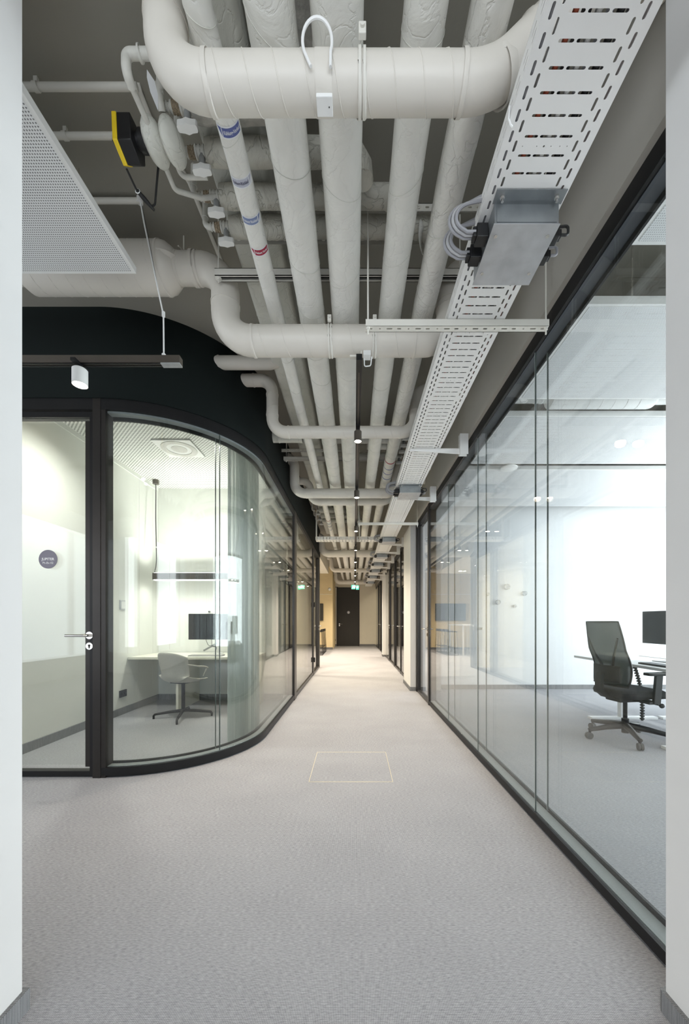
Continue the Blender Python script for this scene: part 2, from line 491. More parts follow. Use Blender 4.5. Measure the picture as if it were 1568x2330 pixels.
# rear room and outer window walls (daylight comes in here)
def window_wall(name, axis, pos, a0, a1, n):
    """sill, lintel and mullions of an outer window wall; axis 'x' wall stands at X=pos and runs along Y"""
    root = struct(name)
    def bx(u0, u1, z0, z1, d=0.08):
        return MB().box(pos - d, pos + d, u0, u1, z0, z1) if axis == 'x' else MB().box(u0, u1, pos - d, pos + d, z0, z1)
    bx(a0, a1, 0, 0.45, 0.1).build('sill_wall', 'wall_white', root, False)
    bx(a0, a1, 3.05, CEIL, 0.1).build('lintel', 'wall_white', root, False)
    for i in range(n + 1):
        u = a0 + (a1 - a0) * i / n
        bx(max(a0, u - 0.04), min(a1, u + 0.04), 0.45, 3.05, 0.04).build('mullion', 'bronze_metal', root, False)
        if i < n:
            u2 = a0 + (a1 - a0) * (i + 1) / n
            bx(u + 0.04, u2 - 0.04, 0.45, 3.05, 0.006).build('pane', 'pane', root, False)
    return root
window_wall('window_5', 'x', 7.0, -3.6, 6.4, 7)
window_wall('window_6', 'x', -6.0, -3.6, 2.75, 5)
window_wall('window_7', 'y', -3.6, -6, 7, 8)

# bulkhead over the right glass wall
wallbox('wall_right_bulkhead', 'bulkhead_paint', 1.003, 1.15, 1.10, FAR_Y, 2.785, CEIL)
# piers in the right wall
wallbox('wall_right_pier', 'wall_white', 0.94, 1.45, 6.24, 7.08, 0, 2.785)
wallbox('wall_right_far_pier', 'wall_white', 0.95, 1.45, 12.35, 12.72, 0, 2.785)
for nm, y0, y1, x0 in (('baseboard_pier', 6.24, 7.08, 0.94), ('baseboard_far_pier', 12.35, 12.72, 0.95)):
    o = MB().prism([(x0 - 0.012, y0 - 0.012), (1.025, y0 - 0.012), (1.025, y0), (x0, y0), (x0, y1), (x0 - 0.012, y1)], 0, 0.062,
                   lambda u, v, h: (u, v, h)).build(nm, 'carpet_skirting', smooth=False)
    o['kind'] = 'structure'
# office and rooms behind the right glass
wallbox('wall_office_back', 'wall_office', 1.15, 7, 6.40, 6.55, 0, CEIL)
wallbox('baseboard_office_back', 'carpet_skirting', 1.16, 6.85, 6.385, 6.40, 0, 0.075)
wallbox('wall_room_back', 'wall_cream', 3.6, 3.75, 6.55, FAR_Y, 0, CEIL)
wallbox('wall_room_divider', 'wall_white', 1.45, 3.6, 12.45, 12.6, 0, CEIL)
wallbox('baseboard_room_back', 'carpet_skirting', 3.585, 3.6, 6.55, FAR_Y, 0, 0.07)
# far end
wallbox('wall_far', 'wall_cream', -4.5, 4, FAR_Y, FAR_Y + 0.15, 0, CEIL)
wallbox('baseboard_far_right', 'carpet_skirting', 0.26, 1.02, FAR_Y - 0.015, FAR_Y, 0, 0.09)
wallbox('baseboard_far_left', 'carpet_skirting', -1.02, -0.84, FAR_Y - 0.015, FAR_Y, 0, 0.09)
wallbox('wall_lounge_back', 'wall_straw', -5.0, -0.90, 15.57, FAR_Y, 0, CEIL)
wallbox('baseboard_lounge', 'carpet_skirting', -5.0, -0.89, 15.555, 15.57, 0, 0.09)
wallbox('trim_1', 'wall_cream', -4.0, -0.905, 15.56, 15.57, 2.29, 2.31)
wallbox('wall_lounge_left', 'wall_cream', -5.0, -4.85, 9.45, 15.57, 0, CEIL)
wallbox('ceiling_lounge_drop', 'wall_cream', -4.85, -0.96, 9.6, 14.0, 2.96, CEIL)
# phone booth box and the booth behind it
wallbox('wall_booth_left', 'wall_booth', -3.04, -2.89, 2.83, 9.35, 0, CEIL)
wallbox('wall_booth_back', 'wall_booth', -2.89, -1.02, 5.52, 5.64, 0, CEIL)
wallbox('wall_second_booth_back', 'wall_cream', -4.85, -0.875, 9.42, 9.52, 0, CEIL)
o = MB().prism([(-2.89, 2.90), (ARC_C[0], 2.90)] + [(ARC_C[0] + 0.85 * math.cos(rad(a)), ARC_C[1] + 0.85 * math.sin(rad(a))) for a in range(-85, 1, 5)] + [(-1.025, 5.52), (-2.89, 5.52)],
               3.12, 3.2, lambda u, v, h: (u, v, h)).build('ceiling_booth', 'booth_ceiling', smooth=False)
o['kind'] = 'structure'
wallbox('ceiling_second_booth', 'wall_booth', -2.89, -1.03, 5.64, 9.42, 2.98, 3.1)
wallbox('baseboard_booth_left', 'carpet_skirting', -2.89, -2.875, 2.9, 5.52, 0, 0.085)
wallbox('baseboard_booth_back', 'carpet_skirting', -2.875, -1.05, 5.505, 5.52, 0, 0.085)
wallbox('trim_2', 'wall_booth', -2.89, -2.875, 2.9, 5.50, 3.07, 3.12)

# ---- swept pieces along the rounded left wall
def left_path(n=36, y1=5.47, a0=-90.0, a1=0.0):
    pts = []
    for i in range(n + 1):
        a = rad(a0 + (a1 - a0) * i / n)
        pts.append((ARC_C[0], ARC_C[1], math.cos(a), math.sin(a), 1.0))
    if y1: pts.append((ARC_C[0], y1, 1.0, 0.0, 1.0))
    return pts
def sweep(path, r0, r1, z0, z1):
    """solid strip between offset radii r0 < r1 along the path"""
    vs = []; fs = []
    for (cx, cy, nx, ny, _) in path:
        for r, z in ((r0, z0), (r1, z0), (r1, z1), (r0, z1)):
            vs.append((cx + nx * r, cy + ny * r, z))
    n = len(path)
    for i in range(n - 1):
        b = i * 4
        for k in range(4):
            k2 = (k + 1) % 4
            fs.append((b + k, b + k2, b + 4 + k2, b + 4 + k))
    fs.append((0, 3, 2, 1)); e = (n - 1) * 4; fs.append((e, e + 1, e + 2, e + 3))
    return MB().add(vs, fs)
bulk = struct('wall_left_bulkhead', (-1.2, 3.2, 2.79))
sweep(left_path(36, 9.5), 0.86, 1.012, 2.795, CEIL).build('curved_face', 'wall_dark_green', bulk)
MB().box(-6, -1.875, 2.738, 2.90, 2.795, CEIL).build('flat_face', 'wall_dark_green', bulk, False)
wallbox('wall_left_front', 'wall_white', -6, -3.04, 2.75, 2.9, 0, 2.795)

# curved glazing (window_2) and its straight run
w2 = struct('window_2', (-1.2, 3.2, 0))
# panel joints of the booth side wall
for i, y in enumerate((5.02, 5.36)):
    wallbox('trim_%d' % (3 + i), 'wall_white', -2.8902, -2.8885, y, y + 0.004, 0.085, 3.07)
P = left_path(36, 5.47)
sweep(P, 0.90, 1.0, 0.016, 0.075).build('bottom_rail', 'black_metal', w2)
sweep(P, 0.925, 0.982, 0.0, 0.016).build('shadow_gap', 'dark_recess', w2)
sweep(P, 0.925, 0.978, 0.075, 0.080).build('sill', 'sill_grey', w2)
sweep(P, 0.895, 0.908, 0.075, 0.092).build('inner_bottom_rail', 'black_metal', w2)
sweep(P, 0.90, 1.0, 2.715, 2.795).build('top_rail', 'black_metal', w2)
sweep(P, 0.925, 0.978, 2.70, 2.715).build('head_soffit', 'sill_grey', w2)
sweep(P, 0.895, 0.908, 2.68, 2.715).build('inner_top_rail', 'black_metal', w2)
SPLIT = -40.0
def pane_arc(a0, a1, y1, r0, r1, par, nm='pane'):
    n = max(6, int(abs(a1 - a0) / 3))
    sweep(left_path(n, y1, a0, a1), r0, r1, 0.080, 2.712).build(nm, 'pane', par)
for r0, r1 in ((0.978, 0.986), (0.912, 0.920)):
    pane_arc(-88.5, SPLIT - 0.15, None, r0, r1, w2)
    pane_arc(SPLIT + 0.15, 0.0, 5.465, r0, r1, w2)
    a = rad(SPLIT)
    sweep(left_path(1, None, SPLIT - 0.15, SPLIT + 0.15), r0 - 0.001, r1 + 0.001, 0.08, 2.712).build('pane_joint', 'joint_dark', w2)
# the joint plates of the post between door and curve
MB().box(-1.925, -1.868, 2.748, 2.84, 0, 2.795).build('post', 'bronze_metal', w2, False)
MB().box(-1.868, -1.832, 2.752, 2.84, 0, 2.795).build('post', 'bronze_metal', w2, False)
MB().box(-0.975, -0.872, 5.47, 5.66, 0, 2.795).build('mullion', 'bronze_metal', w2, False)

# straight glass past the first mullion (window_4) with door_3 at its end
w4 = struct('window_4', (XL, 6.8, 0))
MB().box(-0.975, XL, 5.66, 8.0, 0.016, 0.075).build('bottom_rail', 'bronze_metal', w4, False)
MB().box(-0.95, XL - 0.02, 5.66, 8.0, 0.0, 0.016).build('shadow_gap', 'dark_recess', w4, False)
MB().box(-0.975, XL, 5.66, 8.0, 2.715, 2.795).build('top_rail', 'black_metal', w4, False)
for y0, y1 in ((5.66, 6.80), (6.806, 7.97)):
    for x in (-0.895, -0.962):
        MB().box(x, x + 0.008, y0, y1, 0.075, 2.715).build('pane', 'pane', w4, False)
MB().box(-0.975, XL, 7.97, 8.06, 0, 2.795).build('mullion', 'bronze_metal', w4, False)
MB().box(-0.975, XL, 9.36, 9.50, 0, 2.795).build('mullion', 'bronze_metal', w4, False)

def lever(parent, base, along, out, material='steel'):
    """door lever: rose, neck, grip and keyhole rose. along: grip direction, out: away from the leaf (unit vectors)"""
    b = Vector(base); al = Vector(along); ou = Vector(out)
    h = MB()
    h.cyl(b, b + ou * 0.010, 0.0275, 24)
    h.build('handle_rose', material, parent)
    g = MB(); g.tube(fillet([b + ou * 0.008, b + ou * 0.052, b + ou * 0.052 + al * 0.145], 0.016), 0.0098, 12)
    g.build('handle', material, parent)
    k = MB(); kb = b - Vector((0, 0, 0.079))
    k.cyl(kb, kb + ou * 0.010, 0.0265, 24)
    kr = k.build('keyhole_rose', material, parent)
    kk = MB().cyl(kb + ou * 0.0101 + Vector((0, 0, 0.004)), kb + ou * 0.0112 + Vector((0, 0, 0.004)), 0.0082, 14)
    s = al * 0.004
    q = kb + ou * 0.0101
    kk.add([q - s - Vector((0,0,0.016)), q + s - Vector((0,0,0.016)), q + s, q - s,
            q - s - Vector((0,0,0.016)) + ou*0.001, q + s - Vector((0,0,0.016)) + ou*0.001, q + s + ou*0.001, q - s + ou*0.001],
           [(0,1,2,3),(7,6,5,4),(0,4,5,1),(1,5,6,2),(2,6,7,3),(3,7,4,0)])
    if parent.parent is None: kk.build('keyhole', 'dark_recess', kr)
    else: kk.build('keyhole', 'dark_recess', parent)

# door_1: glass door of the phone booth, facing the camera
d1 = struct('door_1', (-2.4, 2.78, 0))
MB().box(-3.04, -1.925, 2.748, 2.84, 2.715, 2.795).build('door_head', 'black_metal', d1, False)
MB().box(-3.04, -2.97, 2.748, 2.84, 0, 2.715).build('door_post', 'bronze_metal', d1, False)
MB().box(-1.958, -1.927, 2.765, 2.825, 0.006, 2.705).build('door_stile', 'black_metal', d1, False)
MB().box(-1.995, -1.958, 2.772, 2.778, 0.075, 2.64).build('glazing_border', 'bronze_metal', d1, False)
MB().box(-2.965, -1.958, 2.765, 2.825, 0.006, 0.045).build('door_rail', 'black_metal', d1, False)
MB().box(-2.965, -1.958, 2.765, 2.825, 2.665, 2.705).build('door_rail', 'black_metal', d1, False)
MB().box(-2.965, -1.958, 2.780, 2.788, 0.045, 2.665).build('pane', 'pane', d1, False)
MB().box(-2.965, -1.995, 2.805, 2.813, 0.075, 2.64).build('pane', 'pane', d1, False)
lever(d1, (-1.955, 2.765, 1.05), (-1, 0, 0), (0, -1, 0))
badge = tag(MB().cyl((-2.277, 2.780, 1.616), (-2.277, 2.7775, 1.616), 0.0695, 48).build('door_badge', 'badge_violet'),
            'round violet-grey room badge reading JUPITER Ph-Bx 02 on glass door', 'sign')
text_mesh('JUPITER', 0.027, lambda u, v: (-2.277 + u, 2.7769, 1.616 + v), 'lettering', 'sticker_white', badge, bold=True)
text_mesh('Ph-Bx 02', 0.022, lambda u, v: (-2.277 + u, 2.7769, 1.588 + v), 'lettering', 'sticker_white', badge)

# door_3: glass door at the end of the left wall
d3 = struct('door_3', (XL, 8.7, 0))
MB().box(-0.965, XL + 0.004, 8.07, 8.13, 0.006, 2.71).build('door_stile', 'bronze_metal', d3, False)
MB().box(-0.965, XL + 0.004, 9.29, 9.35, 0.006, 2.71).build('door_stile', 'bronze_metal', d3, False)
MB().box(-0.965, XL, 8.13, 9.29, 0.006, 0.05).build('door_rail', 'bronze_metal', d3, False)
MB().box(-0.965, XL, 8.06, 9.36, 2.71, 2.795).build('door_head', 'black_metal', d3, False)
MB().box(-0.92, -0.912, 8.13, 9.29, 0.05, 2.71).build('pane', 'pane', d3, False)
for z in (0.33, 1.52):
    MB().cyl((XL + 0.016, 8.075, z - 0.05), (XL + 0.016, 8.075, z + 0.05), 0.014, 10).build('hinge', 'black_metal', d3)
lever(d3, (XL + 0.004, 9.25, 1.05), (0, -1, 0), (1, 0, 0))

# ---- right glass wall: window_1 (office), door_2, window_3 and farther doors
def right_glazing(root, y0, y1, joints, rail='black_metal', inner=True):
    MB().box(XR, XR + 0.10, y0, y1, 0.014, 0.058).build('bottom_rail', rail, root, False)
    MB().box(XR + 0.018, XR + 0.082, y0, y1, 0.0, 0.014).build('shadow_gap', 'dark_recess', root, False)
    MB().box(XR, XR + 0.10, y0, y1, 2.705, 2.785).build('top_rail', 'black_metal', root, False)
    if inner:
        MB().box(XR + 0.018, XR + 0.080, y0, y1, 0.058, 0.062).build('sill', 'sill_grey', root, False)
        MB().box(XR + 0.018, XR + 0.080, y0, y1, 2.700, 2.705).build('head_soffit', 'soffit_slate', root, False)
        MB().box(XR + 0.089, XR + 0.100, y0, y1, 0.058, 0.078).build('inner_bottom_rail', 'black_metal', root, False)
        MB().box(XR + 0.089, XR + 0.100, y0, y1, 2.685, 2.705).build('inner_top_rail', 'black_metal', root, False)
    ys = [y0] + joints + [y1]
    for a, b in zip(ys[:-1], ys[1:]):
        for x in (XR + 0.010, XR + 0.080):
            MB().box(x, x + 0.008, a + 0.003, b - 0.003, 0.060, 2.704).build('pane', 'pane', root, False)
    for j in joints:
        for x in (XR + 0.010, XR + 0.080):
            MB().box(x - 0.0005, x + 0.0085, j - 0.0016, j - 0.0, 0.062, 2.70).build('pane_joint', 'joint_dark', root, False)
            MB().box(x - 0.0005, x + 0.0085, j + 0.0, j + 0.0016, 0.062, 2.70).build('pane_joint', 'joint_white', root, False)
w1 = struct('window_1', (XR, 3.1, 0))
right_glazing(w1, 1.115, 5.15, [2.15, 3.15, 4.14])
MB().box(XR - 0.004, XR + 0.10, 5.15, 5.205, 0, 2.785).build('mullion', 'bronze_metal', w1, False)
def right_door(name, y0, y1, hy, hdir):
    d = struct(name, (XR, (y0 + y1) / 2, 0))
    MB().box(XR + 0.004, XR + 0.07, y0, y0 + 0.05, 0.006, 2.705).build('door_stile', 'bronze_metal', d, False)
    MB().box(XR + 0.004, XR + 0.07, y1 - 0.05, y1, 0.006, 2.705).build('door_stile', 'bronze_metal', d, False)
    MB().box(XR + 0.004, XR + 0.07, y0 + 0.05, y1 - 0.05, 0.006, 0.045).build('door_rail', 'bronze_metal', d, False)
    MB().box(XR, XR + 0.10, y0, y1, 2.705, 2.785).build('door_head', 'black_metal', d, False)
    MB().box(XR + 0.03, XR + 0.038, y0 + 0.05, y1 - 0.05, 0.045, 2.705).build('pane', 'pane', d, False)
    lever(d, (XR + 0.004, hy, 1.05), (0, hdir, 0), (-1, 0, 0))
    lever(d, (XR + 0.07, hy, 1.05), (0, hdir, 0), (1, 0, 0))
    return d
right_door('door_2', 5.215, 6.14, 5.25, 1)
w3 = struct('window_3', (XR, 9.5, 0))
MB().box(XR - 0.004, XR + 0.10, 6.15, 6.228, 0, 2.785).build('mullion', 'bronze_metal', w3, False)
right_glazing(w3, 7.09, 8.30, [], 'bronze_metal', False)
for y in (8.30, 9.60, 11.0):
    MB().box(XR - 0.004, XR + 0.10, y, y + 0.06, 0, 2.785).build('mullion', 'bronze_metal', w3, False)
right_door('door_5', 8.37, 9.59, 8.42, 1)
right_door('door_6', 9.67, 10.99, 10.94, -1)
right_glazing(w3, 11.06, 12.34, [], 'bronze_metal', False)
right_glazing(w3, 12.73, 13.5, [], 'bronze_metal', False)
for y in (13.5, 14.7, 16.1):
    MB().box(XR - 0.004, XR + 0.10, y, y + 0.06, 0, 2.785).build('mullion', 'bronze_metal', w3, False)
right_door('door_7', 13.57, 14.69, 14.64, -1)
right_door('door_8', 14.77, 16.09, 14.82, 1)
right_glazing(w3, 16.16, FAR_Y - 0.01, [], 'bronze_metal', False)

# door_4: dark door in the far wall
d4 = struct('door_4', (-0.29, FAR_Y, 0))
for x0, x1, z0, z1 in ((-0.835, -0.765, 0, 2.79), (0.185, 0.255, 0, 2.79), (-0.765, 0.185, 2.73, 2.79)):
    MB().box(x0, x1, FAR_Y - 0.03, FAR_Y + 0.02, z0, z1).build('door_frame', 'door_frame_dark', d4, False)
MB().box(-0.765, 0.185, FAR_Y - 0.018, FAR_Y + 0.02, 0.006, 2.73).build('door_leaf', 'door_dark', d4, False)
MB().box(-1.02, -0.765, FAR_Y - 0.035, FAR_Y, 2.79, 2.81).build('guide_rail', 'door_frame_dark', d4, False)
lever(d4, (-0.70, FAR_Y - 0.018, 1.05), (1, 0, 0), (0, -1, 0))
bd = tag(MB().cyl((-0.27, FAR_Y - 0.018, 1.60), (-0.27, FAR_Y - 0.021, 1.60), 0.066, 28).build('door_badge', 'sticker_grey'),
         'small round grey pictogram badge on the dark far door', 'sign')
bp = MB().sphere((-0.27, FAR_Y - 0.0215, 1.634), 0.012, 0.001, 0.012)
bp.prism([(-0.012, 0.018), (0.012, 0.018), (0.034, -0.040), (-0.034, -0.040)], 0, 0.0015, lambda u, v, h: (-0.27 + u, FAR_Y - 0.0215 - h, 1.60 + v))
bp.build('pictogram', 'sticker_white', bd)

# floor hatch
fh = struct('floor_hatch', (-0.024, 2.99, 0), 'square brass-edged carpet hatch in the corridor floor')
hx0, hx1, hy0, hy1 = -0.327, 0.279, 2.682, 3.296
for x0, x1, y0, y1 in ((hx0, hx1, hy0, hy0 + 0.004), (hx0, hx1, hy1 - 0.004, hy1), (hx0, hx0 + 0.003, hy0, hy1), (hx1 - 0.003, hx1, hy0, hy1)):
    MB().box(x0, x1, y0, y1, -0.001, 0.0012).build('edge_strip', 'brass_line', fh, False)


# ================================================================== CEILING SERVICES
ORD = ('first', 'second', 'third', 'fourth', 'fifth', 'sixth', 'seventh', 'eighth', 'ninth')
def helix(a, b, r, pitch, start=0.0):
    a, b = Vector(a), Vector(b); d = b - a; ln = d.length; d.normalize()
    u = d.orthogonal().normalized(); w = d.cross(u)
    n = int(ln / pitch * 20)
    return [a + d * (ln * i / n) + (u * math.cos(start + 2*PI*i/20) + w * math.sin(start + 2*PI*i/20)) * r for i in range(n + 1)]
def ring(mb, c, axis, r, w, t=0.003, seg=28):
    """band around a pipe"""
    ax = Vector(axis).normalized(); c = Vector(c)
    mb.tube([c - ax * w / 2, c - ax * w / 2, c + ax * w / 2, c + ax * w / 2], [r, r + t, r + t, r], seg, caps=False)
def band(c, axis, r, w, tk, nm, mt, par, seg=28):
    m = MB(); ring(m, c, axis, r, w, tk, seg); return m.build(nm, mt, par)
def duct(name, label, pts, D, seams, elbow_R, mat_='duct_paint', clamps=(), pitch=0.09, group=None, seg=32, rods=False):
    """round spiral duct following pts; seams: (a, b) straight runs carrying the spiral seam; clamps: (point, axis)"""
    t = thing(name, label, 'duct', pts[0], group)
    r = D / 2
    MB().tube(fillet(pts, elbow_R, 10), r, seg).build('duct_body', mat_, t)
    for a, b in seams:
        MB().tube(helix(a, b, r, pitch), 0.0022, 6).build('spiral_seam', mat_, t)
        d = (Vector(b) - Vector(a)).normalized()
        for c in (a, b): band(c, d, r, 0.014, 0.0035, 'joint_ring', mat_, t)
    for c, ax in clamps:
        c = Vector(c); axv = Vector(ax)
        m = MB(); m.box(c.x - 0.011, c.x + 0.011, c.y - r - 0.018, c.y - r - 0.002, c.z + r * 0.55, c.z + r * 0.55 + 0.035)
        cl = m.build('clamp_lug', 'rail_paint', t, False, bevel=0.002)
        MB().cyl((c.x, c.y - r - 0.024, c.z + r*0.55 + 0.018), (c.x, c.y - r - 0.016, c.z + r*0.55 + 0.018), 0.006, 6).build('bolt', 'rail_paint', cl)
        for s in (-1, 1): band(c + axv * (0.007 * s), ax, r, 0.008, 0.005, 'clamp_band', 'rail_paint', t)
        if rods: MB().cyl((0.10, c.y, c.z + r * 0.9), (0.10, c.y, CEIL - 0.002), 0.004, 8).build('threaded_rod', 'rail_paint', t)
    return t
DZ = 2.83
Y1, Y2, Y3, Y4 = 1.168, 2.236, 3.31, 4.885
# crossover 1, just inside the opening
r1 = 0.0634
t = duct('air_duct', 'large cream duct crossover with cable loop, first behind the opening',
         [(-0.588, Y1, CEIL), (-0.588, Y1, DZ), (0.43, Y1, DZ), (0.80, Y1, DZ + 0.37), (1.0, Y1, DZ + 0.37)], 2*r1,
         [((-0.45, Y1, DZ), (0.335, Y1, DZ))], [0, 0.142, 0.22, 0.16, 0], clamps=[((0.024, Y1, DZ), (1, 0, 0))], pitch=0.088)
band((0.455, Y1, DZ + 0.022), (0.88, 0, 0.47), r1, 0.01, 0.003, 'joint_ring', 'duct_paint', t)
band((0.56, Y1, DZ + 0.13), (0.7, 0, 0.7), r1, 0.01, 0.003, 'joint_ring', 'duct_paint', t)
band((-0.588, Y1, 3.02), (0, 0, 1), r1, 0.012, 0.003, 'joint_ring', 'duct_paint', t)
m = MB(); ring(m, (-0.093, Y1, DZ), (1, 0, 0), r1, 0.05, 0.0015); m.build('sleeve', 'duct_paint', t)
cb = MB().box(-0.117, -0.067, Y1 - 0.024, Y1 + 0.024, DZ - r1 - 0.007, DZ - r1 + 0.022).build('sensor_box', 'white_plastic', t, False, bevel=0.002)
MB().cyl((-0.078, Y1 - 0.0, DZ - r1 - 0.0072), (-0.078, Y1 - 0.0, DZ - r1 - 0.0085), 0.0018, 8).build('led_dot', 'dark_recess', cb)
loop = []
for i in range(21):
    a = rad(-25 + 230 * i / 20)
    loop.append((-0.108 + 0.043 * math.cos(a), Y1 - r1 - 0.012 - 0.012 * math.sin(a), DZ + 0.018 + 0.050 * math.sin(a)))
loop = [(-0.070, Y1 - r1 - 0.004, DZ - 0.045)] + loop + [(-0.128, Y1 - r1 - 0.003, DZ - 0.042)]
MB().tube(loop, 0.0045, 8).build('cable_loop', 'white_plastic', t)
# crossover 2 with the silencer on its left branch
r2 = 0.0815
ZS = 3.263
t = duct('air_duct', 'large cream duct crossover fed by the silencer beside the dark bulkhead',
         [(-1.06, Y2, ZS), (-0.77, Y2, ZS), (-0.77, Y2, DZ), (0.575, Y2, DZ), (0.575, Y2, 3.25), (1.0, Y2, 3.25)], 2*r2,
         [((-0.60, Y2, DZ), (0.355, Y2, DZ))], [0, 0.155, 0.165, 0.16, 0.15, 0],
         clamps=[((-0.142, Y2, DZ), (1, 0, 0)), ((0.118, Y2, DZ), (1, 0, 0))], pitch=0.13)
band((-0.77, Y2, 3.045), (0, 0, 1), r2, 0.014, 0.003, 'joint_ring', 'duct_paint', t)
band((-0.955, Y2, ZS), (1, 0, 0), r2, 0.02, 0.006, 'joint_ring', 'duct_paint', t)
band((-0.93, Y2, ZS), (1, 0, 0), r2, 0.012, 0.004, 'joint_ring', 'duct_paint', t)
band((0.575, Y2, 3.02), (0, 0, 1), r2, 0.012, 0.003, 'joint_ring', 'duct_paint', t)
band((0.575, Y2, 3.05), (0, 0, 1), r2, 0.01, 0.003, 'joint_ring', 'duct_paint', t)
MB().box(0.055, 0.098, Y2 - 0.03, Y2 + 0.02, DZ - r2 - 0.02, DZ - r2 + 0.012).build('sensor_box', 'white_plastic', t, False, bevel=0.002)
MB().tube(fillet([(0.06, Y2, DZ - r2 - 0.018), (0.062, Y2 + 0.03, DZ - r2 - 0.05), (0.10, Y2 + 0.03, DZ - r2 - 0.045), (0.105, Y2, DZ - r2 - 0.01)], 0.01), 0.0035, 8).build('cable_loop', 'white_plastic', t)
s = thing('silencer', 'wide cream duct silencer with domed end above the hanging acoustic panel', 'duct', (-1.5, Y2, ZS))
RS = 0.128
MB().lathe((0, Y2, ZS), [(r2 + 0.001, -2.4), (r2 + 0.001, -1.99), (RS - 0.03, -1.985), (RS, -1.95), (RS, -1.13), (RS - 0.006, -1.10), (RS - 0.024, -1.075), (r2 + 0.012, -1.062), (r2 + 0.002, -1.055), (r2 + 0.002, -1.04)], 'x', 40).build('casing', 'duct_paint', s, angle=50)
MB().tube(helix((-1.93, Y2, ZS), (-1.18, Y2, ZS), RS, 0.10), 0.0018, 6).build('spiral_seam', 'duct_paint', s)
band((-1.135, Y2, ZS), (1, 0, 0), RS, 0.012, 0.003, 'joint_ring', 'duct_paint', s, 40)
MB().tube(fillet([(-1.03, Y2 - 0.05, ZS + r2 + 0.006), (-1.02, Y2, ZS + r2 + 0.02), (-1.02, Y2, CEIL)], 0.01), 0.004, 8).build('hanger', 'rail_paint', s)
# crossover 3: thin pipe-like duct out of the dark bulkhead
r3 = 0.0516
t = duct('air_duct', 'slim cream duct leaving the dark bulkhead and crossing above first spotlight',
         [(-1.00, Y3, 3.29), (-0.725, Y3, 3.29), (-0.725, Y3, DZ), (0.54, Y3, DZ), (0.54, Y3, 3.2), (1.0, Y3, 3.2)], 2*r3,
         [((-0.58, Y3, DZ), (0.40, Y3, DZ)), ((-0.725, Y3, 3.16), (-0.725, Y3, 2.98))], [0, 0.11, 0.125, 0.125, 0.11, 0],
         clamps=[((0.018, Y3, DZ), (1, 0, 0))], pitch=0.14)
band((0.54, Y3, 3.02), (0, 0, 1), r3, 0.012, 0.003, 'joint_ring', 'duct_paint', t)
band((-0.89, Y3, 3.29), (1, 0, 0), r3, 0.01, 0.003, 'joint_ring', 'duct_paint', t)
# crossover 4 and its twin
r4 = 0.0622
t = duct('air_duct', 'cream duct crossover above second spotlight, under the twin slotted rails',
         [(-0.92, Y4, 3.30), (-0.78, Y4, 3.30), (-0.78, Y4, DZ), (0.55, Y4, DZ), (0.55, Y4, 3.2), (1.0, Y4, 3.2)], 2*r4,
         [((-0.62, Y4, DZ), (0.36, Y4, DZ))], [0, 0.13, 0.14, 0.14, 0.12, 0], clamps=[((0.02, Y4, DZ), (1, 0, 0))], pitch=0.15)
t = duct('air_duct', 'slimmer cream duct crossover close behind the one above second spotlight',
         [(-0.90, 5.28, 3.14), (-0.62, 5.28, 3.14), (-0.62, 5.28, 2.845), (0.54, 5.28, 2.845), (0.54, 5.28, 3.15), (1.0, 5.28, 3.15)], 0.10,
         [((-0.46, 5.28, 2.845), (0.32, 5.28, 2.845))], [0, 0.12, 0.13, 0.15, 0.12, 0], clamps=[((0.03, 5.28, 2.845), (1, 0, 0))], pitch=0.15)
for y, r, xl, xr, lb in ((9.2, 0.09, -0.80, 0.72, 'thick cream duct crossover behind the perforated cross tray'),
                         (12.2, 0.067, -0.74, 0.60, 'cream duct crossover between thick crossover and the far end'),
                         (15.9, 0.092, -0.78, 0.66, 'last cream duct crossover, in front of the dark far door')):
    xs = -0.88
    duct('air_duct', lb, [(xs, y, 3.24), (xl, y, 3.24), (xl, y, DZ), (xr, y, DZ), (xr, y, 3.2), (1.0, y, 3.2)], 2*r,
         [((xl + 0.28, y, DZ), (xr - 0.3, y, DZ))], [0, 0.10, 2.1*r, 2.1*r, 0.1, 0], clamps=[((0.03, y, DZ), (1, 0, 0))], pitch=0.2, seg=24)
# short stub pipe through the bulkhead
t = thing('pipe_stub', 'short capped cream pipe poking out of the dark curved bulkhead', 'pipe', (-1.16, 3.10, 3.30))
MB().tube([(-1.19, 3.10, 3.30), (-0.70, 3.10, 3.30), (-0.62, 3.10, 3.32), (-0.56, 3.10, 3.36)], 0.052, 24).build('pipe_body', 'duct_paint', t)
band((-1.12, 3.10, 3.30), (1, 0, 0), 0.052, 0.01, 0.003, 'joint_ring', 'duct_paint', t)
t = thing('pipe_stub', 'short cream pipe stub behind the slim duct, under the flat duct', 'pipe', (-0.87, 3.98, 3.12))
MB().cyl((-0.90, 3.98, 3.12), (-0.55, 3.98, 3.12), 0.058, 20).build('pipe_body', 'insulation_flat', t)
band((-0.80, 3.98, 3.12), (1, 0, 0), 0.058, 0.01, 0.003, 'joint_ring', 'insulation_flat', t)

